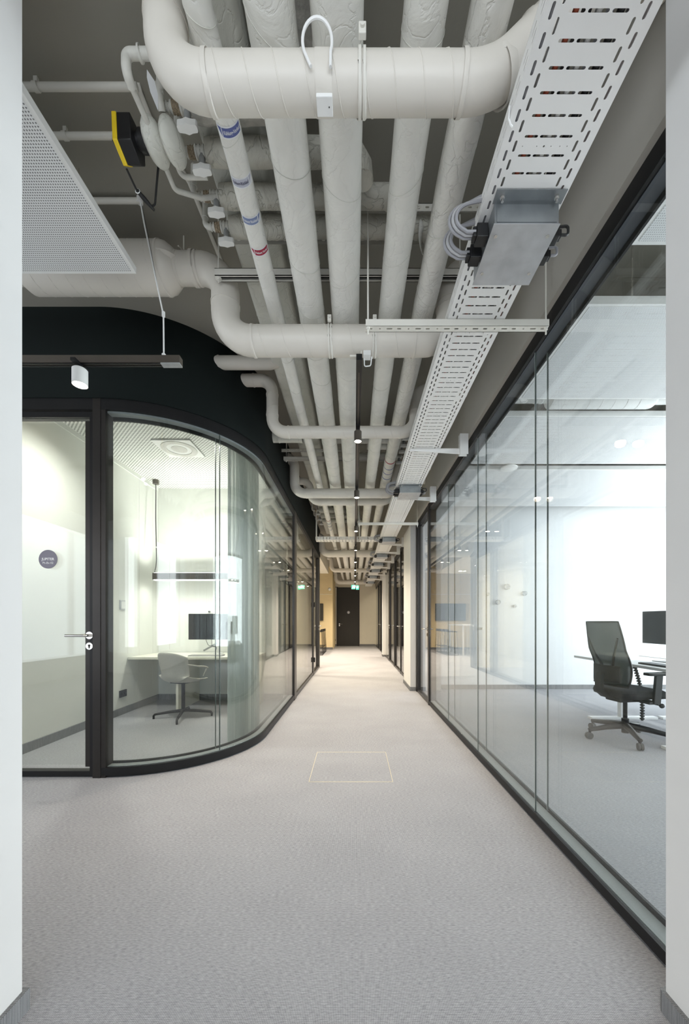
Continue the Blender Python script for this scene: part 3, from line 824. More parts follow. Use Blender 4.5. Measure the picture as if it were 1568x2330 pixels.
# ---- long insulated pipes
PZ = 1.86
def long_pipe(deg, s_deg, label, name='insulated_pipe', mat_='insulation'):
    R = PZ / math.cos(rad(deg)); r = R * math.sin(rad(s_deg)); x = PZ * math.tan(rad(deg)); z = EYE + PZ
    t = thing(name, label, 'pipe', (x, 0.3, z))
    pts = []; rr = []
    y = 0.3
    rnd = random.Random(int(deg * 100))
    while y < 17.7:
        pts.append((x + rnd.uniform(-1, 1) * 0.0012, y, z + rnd.uniform(-1, 1) * 0.0012)); rr.append(r * (1 + rnd.uniform(-0.012, 0.012)))
        y += 0.11 if y < 6 else 0.4
    pts.append((x, 17.75, z)); rr.append(r)
    MB().tube(pts, rr, 32).build('insulation', mat_, t)
    # lapped tape edges, one slanted lap about every 0.3 m
    y = 0.9
    while y < 6.5:
        tl = rnd.uniform(-0.35, 0.35); n = 28; ring_pts = []
        for k in range(n + 1):
            a = 2 * PI * k / n
            ring_pts.append((x + (r + 0.0006) * math.cos(a), y + tl * r * math.cos(a) * 2, z + (r + 0.0006) * math.sin(a)))
        MB().tube(ring_pts, 0.0011, 5, caps=False).build('lap_seam', 'insulation_flat', t)
        y += rnd.uniform(0.22, 0.42)
    return t, x, z, r
p1, x1, z1, rp1 = long_pipe(-14.2, 1.30, 'thin white insulated pipe with blue and red flow stickers')
p2, x2, z2, rp2 = long_pipe(-7.81, 2.34, 'thick white insulated pipe beside the stickered thin pipe')
p3, x3, z3, rp3 = long_pipe(-1.58, 2.52, 'thickest white insulated pipe, right above the black light track')
p4, x4, z4, rp4 = long_pipe(6.63, 2.07, 'white insulated pipe between the light track and the outermost pipe')
p5, x5, z5, rp5 = long_pipe(12.53, 1.90, 'wrinkled white insulated pipe running next to the cable tray', mat_='insulation_wrinkled')
# flow stickers on p1
def flow_sticker(y, text, mat_bg, mat_tx, arrow, label, spread=62, rot=0):
    t = thing('flow_sticker', label, 'sticker', (x1, y, z1 - rp1))
    cen = -90 + rot                       # angle around the pipe (degrees), -90 = straight down
    def on(u, v, lift): # u metres around, v metres towards -Y
        a = rad(cen) + u / rp1
        return (x1 + (rp1 + lift) * math.cos(a), y - v, z1 + (rp1 + lift) * math.sin(a))
    def patch(u0, u1, v0, v1, lift, nm, mt, taper=None):
        n = 14; rows = []
        for i in range(n + 1):
            u = u0 + (u1 - u0) * i / n
            if taper is None: va, vb = v0, v1
            else:
                f = i / n if taper > 0 else 1 - i / n
                va, vb = v0 + (v1 - v0) * 0.0, v1
                va = v1 - (v1 - v0) * (1 - f)
            rows.append([on(u, va, lift), on(u, vb, lift)])
        vs = [p for r_ in rows for p in r_]; fs = []
        for i in range(n): fs.append((2*i, 2*i + 2, 2*i + 3, 2*i + 1))
        low = [on(0, 0, 0)]
        MB().add(vs, fs).build(nm, mt, t)
    w = rp1 * rad(spread)
    patch(-w * 0.98, w * 0.98, -0.018, 0.018, 0.0014, 'backing', 'sticker_white')
    if arrow < 0:
        patch(-w * 0.55, w * 0.92, -0.0135, 0.0135, 0.0018, 'text_field', mat_bg)
        patch(-w * 0.94, -w * 0.62, -0.0135, 0.0135, 0.0018, 'arrow', mat_bg, taper=-1)
        uc = w * 0.185
    else:
        patch(-w * 0.92, w * 0.55, -0.0135, 0.0135, 0.0018, 'text_field', mat_bg)
        patch(w * 0.62, w * 0.94, -0.0135, 0.0135, 0.0018, 'arrow', mat_bg, taper=1)
        uc = -w * 0.185
    text_mesh(text, 0.0155, lambda u, v: on(uc + u * (0.62 if len(text) > 15 else 0.64), v, 0.0024), 'lettering', mat_tx, t, bold=True)
flow_sticker(1.388, 'Kühlung-Vorlauf', 'sticker_blue', 'sticker_white', -1, 'dark blue flow sticker reading Kühlung-Vorlauf on thin pipe', 66, 12)
flow_sticker(1.548, 'Kühlung-Rücklauf', 'sticker_grey', 'sticker_ink', 1, 'pale grey flow sticker reading Kühlung-Rücklauf on thin pipe', 64, 12)
flow_sticker(1.695, 'Heizung Rücklauf', 'sticker_mid_blue', 'sticker_white', 1, 'mid blue flow sticker reading Heizung Rücklauf on thin pipe', 64, 12)
flow_sticker(1.838, 'Heizung Vorlauf', 'sticker_red', 'sticker_white', -1, 'red flow sticker reading Heizung Vorlauf on thin pipe', 64, 12)
# flow rings far down on p1 and p5
for x, z, r, ys in ((x5, z5, rp5, (4.25, 4.42, 4.56, 4.72)), (x1, z1, rp1, (6.75, 6.95, 7.15, 7.4))):
    for i, y in enumerate(ys):
        m = MB(); ring(m, (x, y, z), (0, 1, 0), r, 0.022, 0.0015, 24)
        tag(m.build('flow_sticker', ('sticker_red', 'sticker_mid_blue', 'sticker_blue', 'sticker_mid_blue')[i]),
            ('red', 'faded blue', 'dark blue', 'second faded blue')[i] + ' sticker band farther down ' + ('the pipe next to cable tray' if x > 0 else 'the thin stickered pipe'), 'sticker')

# ---- flat wrapped rectangular duct above
t = thing('flat_duct', 'flat foil-wrapped rectangular duct under the ceiling above stickered pipe', 'duct', (-0.54, 1.0, 3.30))
poly = []
for cx, cz, a0 in ((-0.43, 3.415, 0), (-0.65, 3.415, 90), (-0.65, 3.295, 180), (-0.43, 3.295, 270)):
    for k in range(5):
        a = rad(a0 + 22.5 * k); poly.append((cx + 0.028 * math.cos(a), cz + 0.028 * math.sin(a)))
MB().prism(poly, 1.25, 9.0, lambda u, v, h: (u, h, v)).build('wrap', 'insulation_flat', t)
for y in (1.9, 2.6, 3.4, 4.2, 5.0):
    MB().tube([(u, y, v) for u, v in poly + [poly[0]]], 0.003, 5, caps=False).build('tape_seam', 'insulation_flat', t)
# dark foil-wrapped duct higher up behind the first crossover
t = thing('foil_duct', 'dark crumpled foil duct hidden above the thick insulated pipes', 'duct', (-0.2, 1.6, 3.36))
MB().box(-0.36, 0.02, 0.4, 1.50, 3.34, 3.455).build('wrap', 'insulation_foil', t, False)

# ---- ceiling linear slot + conduit lines
t = thing('slot_diffuser', 'long dark slot diffuser set in the ceiling beside the thick pipe', 'vent', (-0.36, 3.2, 3.45))
MB().box(-0.39, -0.30, 2.55, 3.55, 3.425, CEIL).build('frame', 'rail_paint', t, False)
MB().box(-0.365, -0.335, 2.58, 3.50, 3.4225, 3.4255).build('slot', 'dark_recess', t, False)
for y, z, lb in ((1.585, 3.42, 'thin painted conduit on the ceiling above the small copper pipework'), (1.745, 3.42, 'second thin painted conduit on the ceiling, behind the yellow actuator')):
    c = thing('ceiling_conduit', lb, 'pipe', (-1.5, y, z))
    MB().cyl((-4.5, y, z), (-0.92, y, z), 0.0135, 14).build('tube', 'rail_paint', c)
    for x in (-2.2, -1.35):
        m = MB(); ring(m, (x, y, z), (1, 0, 0), 0.0135, 0.02, 0.003, 14); m.box(x - 0.008, x + 0.008, y - 0.006, y + 0.006, z + 0.01, CEIL)
        m.build('saddle', 'rail_paint', c)
c = thing('ceiling_conduit', 'slanting painted conduit running from valves to the silencer elbow', 'pipe', (-0.9, 1.9, 3.44))
MB().tube([(-0.93, 1.70, 3.445), (-0.86, 1.95, 3.445), (-0.84, 2.55, 3.445)], 0.012, 12).build('tube', 'rail_paint', c)
MB().tube([(-0.93, 1.70, 3.445), (-0.93, 1.62, 3.445), (-0.93, 1.60, CEIL)], 0.012, 12).build('end_bend', 'rail_paint', c)

# ---- branch pipes with valves (each: insulation, valve, handle, collars, elbow and riser)
def branch(y, x_end, label, side=-1, z=EYE + 2.06, hx=-0.667, crumple='insulation_crumpled', drop=True, detail=True, group=None):
    """insulated cross branch; side -1: valve end on the left"""
    s = side
    t = thing('branch_pipe', label, 'pipe', (hx, y, z), group)
    rb = 0.0475
    xi = hx - s * 0.022
    pts = []; rr = []; rnd = random.Random(int(y * 1000))
    n = 14
    for i in range(n + 1):
        pts.append((xi + (x_end - xi) * i / n, y, z)); rr.append(rb * (1 + rnd.uniform(-0.05, 0.05)))
    rr[0] = rb * 0.93
    if drop:                          # bends down into the long pipe it feeds
        pts += [(x_end - s * 0.03, y + 0.01, z - 0.008), (x_end - s * 0.055, y + 0.02, z - 0.04), (x_end - s * 0.06, y + 0.02, z - 0.10)]
        rr += [rb, rb * 0.98, rb * 0.95]
    MB().tube(pts, rr, 24).build('insulation', crumple, t, angle=60)
    v = MB()
    v.cyl((xi, y, z), (xi + s * 0.05, y, z), 0.021, 18)
    for dx in (0.012, 0.03, 0.046): ring(v, (xi + s * dx, y, z), (1, 0, 0), 0.021, 0.007, 0.004, 18)
    vo = v.build('valve', 'valve_paint', t)
    st = MB().cyl((hx, y, z - 0.012), (hx, y, z - 0.066), 0.0135, 16)
    st.build('stem', 'valve_grey', vo)
    hb = MB()
    poly = [(-0.040, -0.007), (-0.036, -0.012), (-0.016, -0.014), (0, -0.019), (0.016, -0.014), (0.036, -0.012), (0.040, -0.007),
            (0.040, 0.007), (0.036, 0.012), (0.016, 0.014), (0, 0.019), (-0.016, 0.014), (-0.036, 0.012), (-0.040, 0.007)]
    hb.prism(poly, z - 0.088, z - 0.064, lambda u, w, h: (hx + u, y + w, h))
    hb.build('handle', 'valve_handle_white', vo)
    if detail:
        h = MB(); h.tube([(xi + s * (0.05 + 0.006 * k), y, z) for k in range(6)], [0.019, 0.0225, 0.019, 0.023, 0.019, 0.021], 16)
        h.build('hemp_seal', 'hemp', vo)
        e = MB(); x0 = xi + s * 0.078
        pts = fillet([(x0, y, z), (x0 + s * 0.055, y, z), (x0 + s * 0.055, y, z + 0.15)], 0.028, 6)
        e.tube(pts, 0.0135, 14)
        ring(e, (x0 + s * 0.006, y, z), (1, 0, 0), 0.0135, 0.008, 0.006, 16); ring(e, (x0 + s * 0.022, y, z), (1, 0, 0), 0.0135, 0.005, 0.004, 16)
        ring(e, (x0 + s * 0.055, y, z + 0.05), (0, 0, 1), 0.0135, 0.008, 0.003, 16)
        e.build('riser', 'valve_paint', t)
    return t
branch(1.495, -0.30, 'crumpled insulated branch with valve tucked behind the first duct crossover', crumple='insulation_foil')
branch(1.640, -0.02, 'crumpled insulated branch pipe ending at the valve beside blue sticker')
branch(1.810, 0.16, 'crumpled insulated branch pipe whose valve sits above red rusty hemp seal')
lb4 = branch(1.950, 0.36, 'longest crumpled insulated branch pipe, beside the slotted hanger rail')
fl = MB(); rows = []
for i in range(9):
    f = i / 8
    rows.append([(0.335 - 0.012 * math.sin(f * 2.6) + 0.02 * f * f, 1.90 + 0.02 * f, 3.20 - 0.16 * f), (0.362 - 0.022 * math.sin(f * 2.6) + 0.012 * f, 1.915 + 0.03 * f, 3.19 - 0.14 * f)])
fo = fl.grid(rows).build('loose_tape', 'insulation', lb4)
mo = fo.modifiers.new('thick', 'SOLIDIFY'); mo.thickness = 0.0015
for i, y in enumerate((4.05, 4.21, 4.36, 4.66)):
    branch(y, (0.30, -0.20, 0.15, -0.02)[i], ORD[i] + ' pale insulated branch pipe past the slim duct, ending at the cable tray', side=1, hx=0.56, crumple='insulation', group='far branch pipes by the cable tray', detail=False, drop=False)
for i, y in enumerate((6.9, 7.25, 7.6)):
    branch(y, (-0.2, 0.05, 0.2)[i], ORD[i] + ' pale branch pipe by the bulkhead, between twin crossovers and the cross tray', crumple='insulation_flat', group='far branch pipes by the bulkhead')

# ---- manifold left of the branches: copper loop, twin insulated body, actuator
ZM = EYE + 2.0
t = thing('supply_loop', 'thin painted copper loop rising from twin insulated valve body', 'pipe', (-0.82, 1.40, ZM))
m = MB()
m.tube(fillet([(-0.60, 1.335, ZM + 0.03), (-0.815, 1.335, ZM + 0.03), (-0.815, 1.335, ZM - 0.03), (-0.82, 1.375, ZM - 0.03)], 0.02), 0.0165, 16)
for x in (-0.765, -0.705, -0.68): ring(m, (x, 1.335, ZM + 0.03), (1, 0, 0), 0.0165, 0.007, 0.006, 18)
m.build('elbow', 'valve_paint', t)
MB().tube([(-0.82, 1.365, ZM - 0.03), (-0.82, 1.49, ZM - 0.02)], 0.0105, 12).build('tube', 'valve_paint', t)
MB().prism([(0, 0), (0.034, 0.012), (0.05, 0.05), (0.05, 0.11), (0.015, 0.07), (0, 0.03)], 0, 0.002,
           lambda u, v, h: (-0.755 + u * 0.5, 1.36 + h + u * 0.6, ZM + 0.012 - v)).build('paper_tag', 'sticker_white', t)
t = thing('twin_valve_body', 'twin-lobed insulated valve body behind the yellow and black actuator', 'valve', (-0.80, 1.55, ZM))
for dx in (-0.036, 0.036):
    b = MB().sphere((-0.790 + dx, 1.555, ZM - 0.008), 0.044, 0.086, 0.050, 22, 14)
    b.build('insulated_lobe', 'insulation_flat', t)
MB().tube(fillet([(-0.83, 1.63, ZM), (-0.83, 1.73, ZM), (-0.73, 1.79, ZM + 0.03), (-0.66, 1.80, ZM + 0.05)], 0.03), 0.0105, 12).build('outlet_tube', 'valve_paint', t)
MB().tube(fillet([(-0.775, 1.63, ZM), (-0.775, 1.68, ZM), (-0.66, 1.68, ZM)], 0.025), 0.0105, 12).build('outlet_tube', 'valve_paint', t)
MB().tube(fillet([(-0.76, 1.48, ZM + 0.02), (-0.76, 1.44, ZM + 0.06), (-0.70, 1.42, ZM + 0.09)], 0.02), 0.0135, 12).build('inlet_tube', 'valve_paint', t)
t = thing('valve_actuator', 'yellow and black valve actuator on short black neck', 'actuator', (-0.95, 1.55, ZM))
MB().prism([(-0.058, 0.05), (0.05, 0.062), (0.058, -0.03), (0.02, -0.07), (-0.05, -0.05)], -0.955, -0.900, lambda u, v, h: (h, 1.555 + u, ZM - 0.005 + v)).build('housing', 'black_plastic', t, bevel=0.003)
MB().prism([(-0.060, 0.052), (0.052, 0.064), (0.060, -0.03), (0.021, -0.072), (-0.052, -0.052)], -0.974, -0.955, lambda u, v, h: (h, 1.555 + u, ZM - 0.005 + v)).build('cover', 'yellow_plastic', t, bevel=0.003)
MB().prism([(-0.03, 0.03), (0.03, 0.03), (0.035, -0.02), (-0.03, -0.03)], -0.988, -0.974, lambda u, v, h: (h, 1.555 + u, ZM - 0.005 + v)).build('dial', 'black_plastic', t)
m = MB().cyl((-0.900, 1.555, ZM), (-0.87, 1.555, ZM), 0.026, 18); m.cyl((-0.885, 1.555, ZM), (-0.835, 1.555, ZM - 0.002), 0.038, 18); m.build('neck', 'black_plastic', t)
MB().tube(fillet([(-0.975, 1.60, ZM - 0.06), (-0.97, 1.66, ZM - 0.075), (-0.93, 1.74, ZM - 0.085), (-0.90, 1.70, ZM - 0.02), (-0.87, 1.66, ZM + 0.03)], 0.02), 0.0045, 8).build('cable', 'cable_black', t)
MB().tube([(-0.967, 1.665, ZM - 0.077), (-0.95, 1.70, ZM - 0.082), (-0.93, 1.738, ZM - 0.086)], [0.008, 0.010, 0.005], 10).build('cable_bundle', 'cable_black', t)
MB().torus((-0.967, 1.668, ZM - 0.077), 0.009, 0.0022, 'y', 14, 6).build('cable_tie', 'white_plastic', t)

# ---- hanger rails
def slotted_rail(label, x0, x1, y, z0, z1, pitch, holes=True, rods=(), name='hanger_rail', th=0.003):
    t = thing(name, label, 'rail', ((x0 + x1) / 2, y, z0))
    m = MB(); n = max(1, int((x1 - x0) / pitch)); pw = (x1 - x0) / n
    for i in range(n):
        a = x0 + i * pw
        m.holed(a, a + pw, z0, z1, (a + pw / 2, (z0 + z1) / 2, 0.010, 0.0048), th, lambda u, v, h: (u, y + h, v))
    m.build('slotted_face', 'rail_paint', t, False)
    MB().box(x0, x1, y, y + 0.038, z1 - 0.003, z1).build('flange', 'rail_paint', t, False)
    for x in (x0 + 0.02, x1 - 0.02):
        m = MB(); m.cyl((x, y - 0.006, (z0 + z1) / 2), (x, y, (z0 + z1) / 2), 0.012, 6); m.cyl((x, y - 0.010, (z0 + z1) / 2), (x, y - 0.006, (z0 + z1) / 2), 0.006, 8)
        m.build('bolt', 'rail_paint', t)
    for x in rods: MB().cyl((x, y + 0.015, z1), (x, y + 0.015, CEIL), 0.004, 8).build('threaded_rod', 'rail_paint', t)
    return t
slotted_rail('slotted hanger rail crossing above pipes near the red sticker', -0.735, 0.40, 2.04, 3.215, 3.255, 0.042, rods=(-0.70,))
slotted_rail('slotted hanger rail beside the wrinkled pipe and junction box', 0.30, 0.98, 1.86, 3.195, 3.235, 0.042)
def channel_rail(label, x0, x1, y, z, rods):
    t = thing('channel_rail', label, 'rail', ((x0 + x1) / 2, y, z))
    m = MB().box(x0, x1, y, y + 0.003, z, z + 0.041); m.box(x0, x1, y, y + 0.041, z + 0.038, z + 0.041); m.box(x0, x1, y + 0.038, y + 0.041, z, z + 0.041)
    m.box(x0, x1, y, y + 0.010, z, z + 0.003); m.box(x0, x1, y + 0.031, y + 0.041, z, z + 0.003)
    m.build('channel', 'rail_paint', t, False)
    MB().box(x0 + 0.01, x1 - 0.01, y + 0.010, y + 0.031, z + 0.012, z + 0.014).build('channel_recess', 'dark_recess', t, False)
    for x in rods:
        m = MB().cyl((x, y + 0.02, z - 0.02), (x, y + 0.02, CEIL), 0.0042, 8); m.cyl((x, y + 0.02, z - 0.012), (x, y + 0.02, z), 0.011, 6); m.cyl((x, y + 0.02, z - 0.003), (x, y + 0.02, z), 0.018, 14)
        m.build('threaded_rod', 'rail_paint', t)
channel_rail('open channel rail carrying the pipes, in front of second duct crossover', -0.785, 0.62, 2.10, 3.098, (-0.77, 0.60))
slotted_rail('slotted hanger rail high above the second spotlight', -0.86, -0.05, 4.42, 3.16, 3.20, 0.05, rods=(-0.80,))
channel_rail('open channel rail above the second spotlight', -0.85, 0.45, 4.49, 3.098, (-0.82, 0.43))

# ---- cable tray on the right
TZ, TX0, TX1 = EYE + 1.53, 0.474, 0.761
TP = 0.0485                                   # row pitch
ROWS = 40
def tray_mesh():
    m = MB(); W = TX1 - TX0
    fr = [0, 0.115, 0.195, 0.785, 0.865, 1.0]
    fn = lambda u, v, h: (TX0 + u, v, TZ + h)
    th = 0.0016
    hl = TP * 0.31
    for i in range(ROWS):
        y = i * TP
        for (a, b, cx) in ((0, 0.115, 0.075), (0.865, 1.0, 0.905)):
            m.holed(a * W, b * W, y, y + TP, (cx * W, y + TP / 2, 0.0040, hl), th, fn)
        for (a, b, cx) in ((0.115, 0.195, 0.150), (0.785, 0.865, 0.825)):
            if i == ROWS - 1: 
                m.add([fn(a*W, y + TP/2, 0), fn(b*W, y + TP/2, 0), fn(b*W, y + TP, 0), fn(a*W, y + TP, 0)], [(3, 2, 1, 0)]); continue
            if i == 0: m.add([fn(a*W, 0, 0), fn(b*W, 0, 0), fn(b*W, TP/2, 0), fn(a*W, TP/2, 0)], [(3, 2, 1, 0)])
            m.holed(a * W, b * W, y + TP / 2, y + TP * 1.5, (cx * W, y + TP, 0.0040, hl), th, fn)
        ys0, ys1 = y + TP * 0.25, y + TP * 0.75
        for (a, b, c0, c1) in ((0.195, 0.382, 0.222, 0.368), (0.382, 0.592, 0.390, 0.578), (0.592, 0.785, 0.603, 0.748)):
            m.holed(a * W, b * W, ys0, ys1, ((c0 + c1) / 2 * W, y + TP / 2, (c1 - c0) / 2 * W, 0.0038), th, fn)
        nb = y + TP * 1.25
        if i == 0: m.add([fn(.195*W, 0, 0), fn(.785*W, 0, 0), fn(.785*W, ys0, 0), fn(.195*W, ys0, 0)], [(3, 2, 1, 0)])
        if i == ROWS - 1: nb = y + TP
        if i % 8 == 3 and i < ROWS - 1:
            ed = [0.195, 0.29, 0.43, 0.52, 0.60, 0.70, 0.785]
            cs = [(0.235, .0016), (0.395, .0016), (0.475, .0032), (0.555, .0016), (0.655, .0016), (0.735, .0016)]
            ed = [0.195, 0.31, 0.435, 0.515, 0.605, 0.695, 0.785]
            for (a, b), (c, rr) in zip(zip(ed[:-1], ed[1:]), cs):
                m.holed(a * W, b * W, ys1, nb, (c * W, (ys1 + nb) / 2, rr, rr), th, fn)
        else:
            m.add([fn(.195*W, ys1, 0), fn(.785*W, ys1, 0), fn(.785*W, nb, 0), fn(.195*W, nb, 0)], [(3, 2, 1, 0)])
    return m.mesh('tray_base', 'tray_white', False)
def side_mesh(x, sgn):
    m = MB(); fn = lambda u, v, h: (x + sgn * h, u, TZ + v); th = 0.0016; H = 0.056
    for i in range(ROWS):
        y = i * TP
        for z0, z1, off in ((0.004, 0.022, 0.2), (0.022, 0.040, 0.5)):
            m.holed(y, y + TP, z0, z1, (y + TP * (0.5 if off < .4 else 0.5), (z0 + z1) / 2, TP * 0.30, 0.0018), th, fn)
        m.add([fn(y, 0, 0), fn(y + TP, 0, 0), fn(y + TP, 0.004, 0), fn(y, 0.004, 0)], [(0, 1, 2, 3)])
        m.add([fn(y, 0.040, 0), fn(y + TP, 0.040, 0), fn(y + TP, H, 0), fn(y, H, 0)], [(0, 1, 2, 3)])
    m.box(min(x, x + sgn * 0.012), max(x, x + sgn * 0.012), 0, ROWS * TP, TZ + H - 0.002, TZ + H)
    return m.mesh('tray_side', 'tray_white', False)
tm, sl, sr = tray_mesh(), side_mesh(TX0, 1), side_mesh(TX1, -1)
tray = thing('cable_tray', 'long white perforated cable tray running along the right bulkhead', 'cable tray', (0.6175, 0.8, TZ))
yy = 0.62
while yy < 14.6:
    for nm, me in (('tray_base', tm), ('tray_side', sl), ('tray_side', sr)):
        o = bpy.data.objects.new(nm, me); COL.objects.link(o); o.location = (0, yy, 0); o.parent = tray
        o.matrix_parent_inverse = Matrix.Translation(-Vector(tray.location))
    yy += ROWS * TP
MB().box(TX1 - 0.075, TX1 - 0.02, 1.955, 1.985, TZ - 0.003, TZ).build('splice_plate', 'tray_white', tray, False)
MB().tube([(TX0 + 0.012, 1.150, TZ - 0.004), (TX0 + 0.004, 1.142, TZ - 0.010), (TX0 - 0.004, 1.136, TZ - 0.002), (TX0 - 0.003, 1.13, TZ + 0.03)], 0.003, 6).build('cable_tie', 'white_plastic', tray)
cab = [('cable_grey', 0.012, 'dark grey'), ('cable_light', 0.011, 'pale grey'), ('cable_red', 0.008, 'rust red'), ('cable_black', 0.013, 'black'), ('cable_light', 0.009, 'thin pale grey'), ('cable_grey', 0.010, 'mid grey'), ('cable_black', 0.010, 'slim black'), ('cable_grey', 0.012, 'thick grey'), ('cable_red', 0.007, 'slim rust red')]
for i, (mt, r, cn) in enumerate(cab):
    x = TX0 + 0.03 + i * 0.028
    pts = []; y = 0.65
    while y < 14.5:
        pts.append((x + 0.0015 * math.sin(y * 3 + i), y, TZ + 0.003 + r)); y += 0.22
    tag(MB().tube(pts, r, 8).build('power_cable', mt), cn + ' cable lying in the perforated cable tray', 'cable')
# junction boxes under the tray
def junction_box(y, first, k=0):
    t = thing('junction_box', 'large galvanised junction box under the tray with grey cable loops and black plugs' if first else 'galvanised junction box, ' + ORD[k] + ' one along the cable tray from the opening',
              'junction box', (0.62, y, TZ), None if first else 'junction boxes farther down the tray')
    x0, x1 = TX0 + 0.035, TX1 - 0.010
    z0, z1 = TZ - 0.082, TZ - 0.002
    d = 0.255
    m = MB().box(x0 + 0.004, x1 - 0.004, y + 0.012, y + d - 0.004, z0 + 0.003, z1); m.build('case', 'galvanised_dark', t, False)
    MB().box(x0, x1, y + 0.008, y + d, z0, z0 + 0.003).build('lid', 'galvanised', t, False)
    m = MB().box(x0 + 0.012, x1 - 0.012, y + 0.0095, y + 0.012, z0 + 0.010, z1 - 0.012); m.build('end_plate', 'galvanised_dark', t, False)
    MB().box(x0 - 0.004, x1 + 0.004, y - 0.034, y + 0.012, z1 - 0.003, z1).build('mounting_flange', 'galvanised_dark', t, False)
    for x in (x0 + 0.022, x1 - 0.025):
        m = MB(); m.cyl((x, y - 0.014, z1 - 0.003), (x, y - 0.014, z1 - 0.010), 0.009, 6); m.cyl((x, y - 0.014, z1 - 0.010), (x, y - 0.014, z1 - 0.024), 0.005, 8)
        m.build('bolt', 'steel', t)
        for dy in (0.05, 0.20): MB().cyl((x, y + dy, z0), (x, y + dy, z0 - 0.003), 0.0065, 10).build('screw', 'steel', t)
    # plugs and cable loops
    for k, yy in enumerate((y + 0.085, y + 0.165)):
        pl = MB().box(x0 - 0.042, x0, yy - 0.022, yy + 0.022, z0 + 0.014, z0 + 0.066); pl.box(x0 - 0.055, x0 - 0.042, yy - 0.016, yy + 0.016, z0 + 0.022, z0 + 0.058)
        po = pl.build('plug', 'black_plastic', t, False, bevel=0.002)
        pr = MB().box(x1, x1 + 0.030, yy - 0.020, yy + 0.020, z0 + 0.016, z0 + 0.062); pr.box(x1 + 0.03, x1 + 0.042, yy - 0.012, yy + 0.012, z0 + 0.024, z0 + 0.052)
        pr.build('plug', 'black_plastic', t, False, bevel=0.002)
        MB().tube(fillet([(x1 + 0.040, yy, z0 + 0.04), (x1 + 0.072, yy, z0 + 0.04), (x1 + 0.072, yy, z0 + 0.075), (x1 + 0.03, yy + 0.01, z0 + 0.080), (x1 - 0.03, yy + 0.02, z1 + 0.06)], 0.012), 0.005, 8).build('cable', 'cable_grey' if k else 'cable_black', t)
        for q in range(3):
            rr = 0.036 + 0.005 * q; cx, cz = x0 - 0.078 - 0.004 * q, z0 + 0.044 + rr
            pts = [(x0 - 0.045, yy - 0.012 + 0.012 * q, z0 + 0.040)]
            for i in range(13):
                a = rad(-90 - 180 * i / 12)
                pts.append((cx + 1.25 * rr * math.cos(a), yy - 0.012 + 0.012 * q - 0.03 * i / 12, cz + rr * math.sin(a) - 0.004 * (i == 0)))
            pts.append((x0 - 0.02, yy - 0.05, cz + rr + 0.004)); pts.append((x0 + 0.03, yy - 0.05, TZ + 0.062 + 0.004 * q))
            MB().tube(pts, 0.0062, 8).build('cable', 'cable_grey' if q != 1 else 'cable_mid', t)
    return t
junction_box(1.352, True)
for k, y in enumerate((4.18, 6.74, 8.36, 9.6, 10.85, 12.3, 14.1)): junction_box(y, False, k + 1)
# struts and brackets under the tray
def tray_strut(y, label, group=None):
    t = thing('tray_strut', label, 'rail', (0.5, y, TZ - 0.04), group)
    x0, x1, z0 = 0.058, 0.985, TZ - 0.036
    m = MB(); n = 19; pw = (x1 - x0) / n
    for i in range(n):
        a = x0 + i * pw
        hu = (0.011, 0.0045, 0.015)[i % 3]
        m.holed(a, a + pw, y, y + 0.041, (a + pw / 2, y + 0.0205, hu, 0.0045), 0.0025, lambda u, v, h: (u, v, z0 + h))
    m.build('slotted_face', 'rail_paint', t, False)
    MB().box(x0, x1, y, y + 0.0025, z0, z0 + 0.034).build('flange', 'rail_paint', t, False)
    MB().box(x0, x1, y + 0.0385, y + 0.041, z0, z0 + 0.034).build('flange', 'rail_paint', t, False)
    for x in (x0 + 0.012, x1 - 0.012):
        m = MB().cyl((x, y + 0.0105, z0 - 0.035), (x, y + 0.0105, CEIL), 0.0042, 8); m.cyl((x, y + 0.0105, z0 - 0.012), (x, y + 0.0105, z0), 0.010, 6)
        m.build('threaded_rod', 'rail_paint', t)
tray_strut(1.885, 'slotted strut carrying the cable tray in front of the second duct crossover')
tray_strut(5.74, 'slotted strut carrying the cable tray above the third spotlight')
tray_strut(11.25, 'slotted strut carrying the cable tray near the far white pier')
for k, y in enumerate((3.28, 4.56, 7.3, 8.15, 9.35, 10.4, 12.0, 13.3)):
    t = thing('tray_bracket', ORD[k] + ' white slotted wall bracket along the cable tray from the opening', 'bracket', (0.99, y, TZ), 'wall brackets under the cable tray')
    m = MB()
    for i in range(5):
        z = TZ - 0.055 + i * 0.036
        m.holed(y, y + 0.05, z, z + 0.036, (y + 0.025, z + 0.018, 0.005, 0.012), 0.003, lambda u, v, h: (0.93 + h, u, v))
    m.build('upright', 'tray_white', t, False)
    MB().box(0.93, 1.003, y, y + 0.003, TZ - 0.055, TZ + 0.125).box(0.93, 1.003, y + 0.047, y + 0.05, TZ - 0.055, TZ + 0.125).build('upright_flange', 'tray_white', t, False)
    MB().prism([(TX0 + 0.02, -0.006), (0.93, -0.006), (0.93, -0.046), (TX0 + 0.02, -0.018)], y + 0.022, y + 0.028, lambda u, v, h: (u, h, TZ + v)).build('arm', 'tray_white', t, False)
    MB().box(TX0 + 0.02, 0.93, y + 0.008, y + 0.042, TZ - 0.006, TZ - 0.003).build('arm_flange', 'tray_white', t, False)
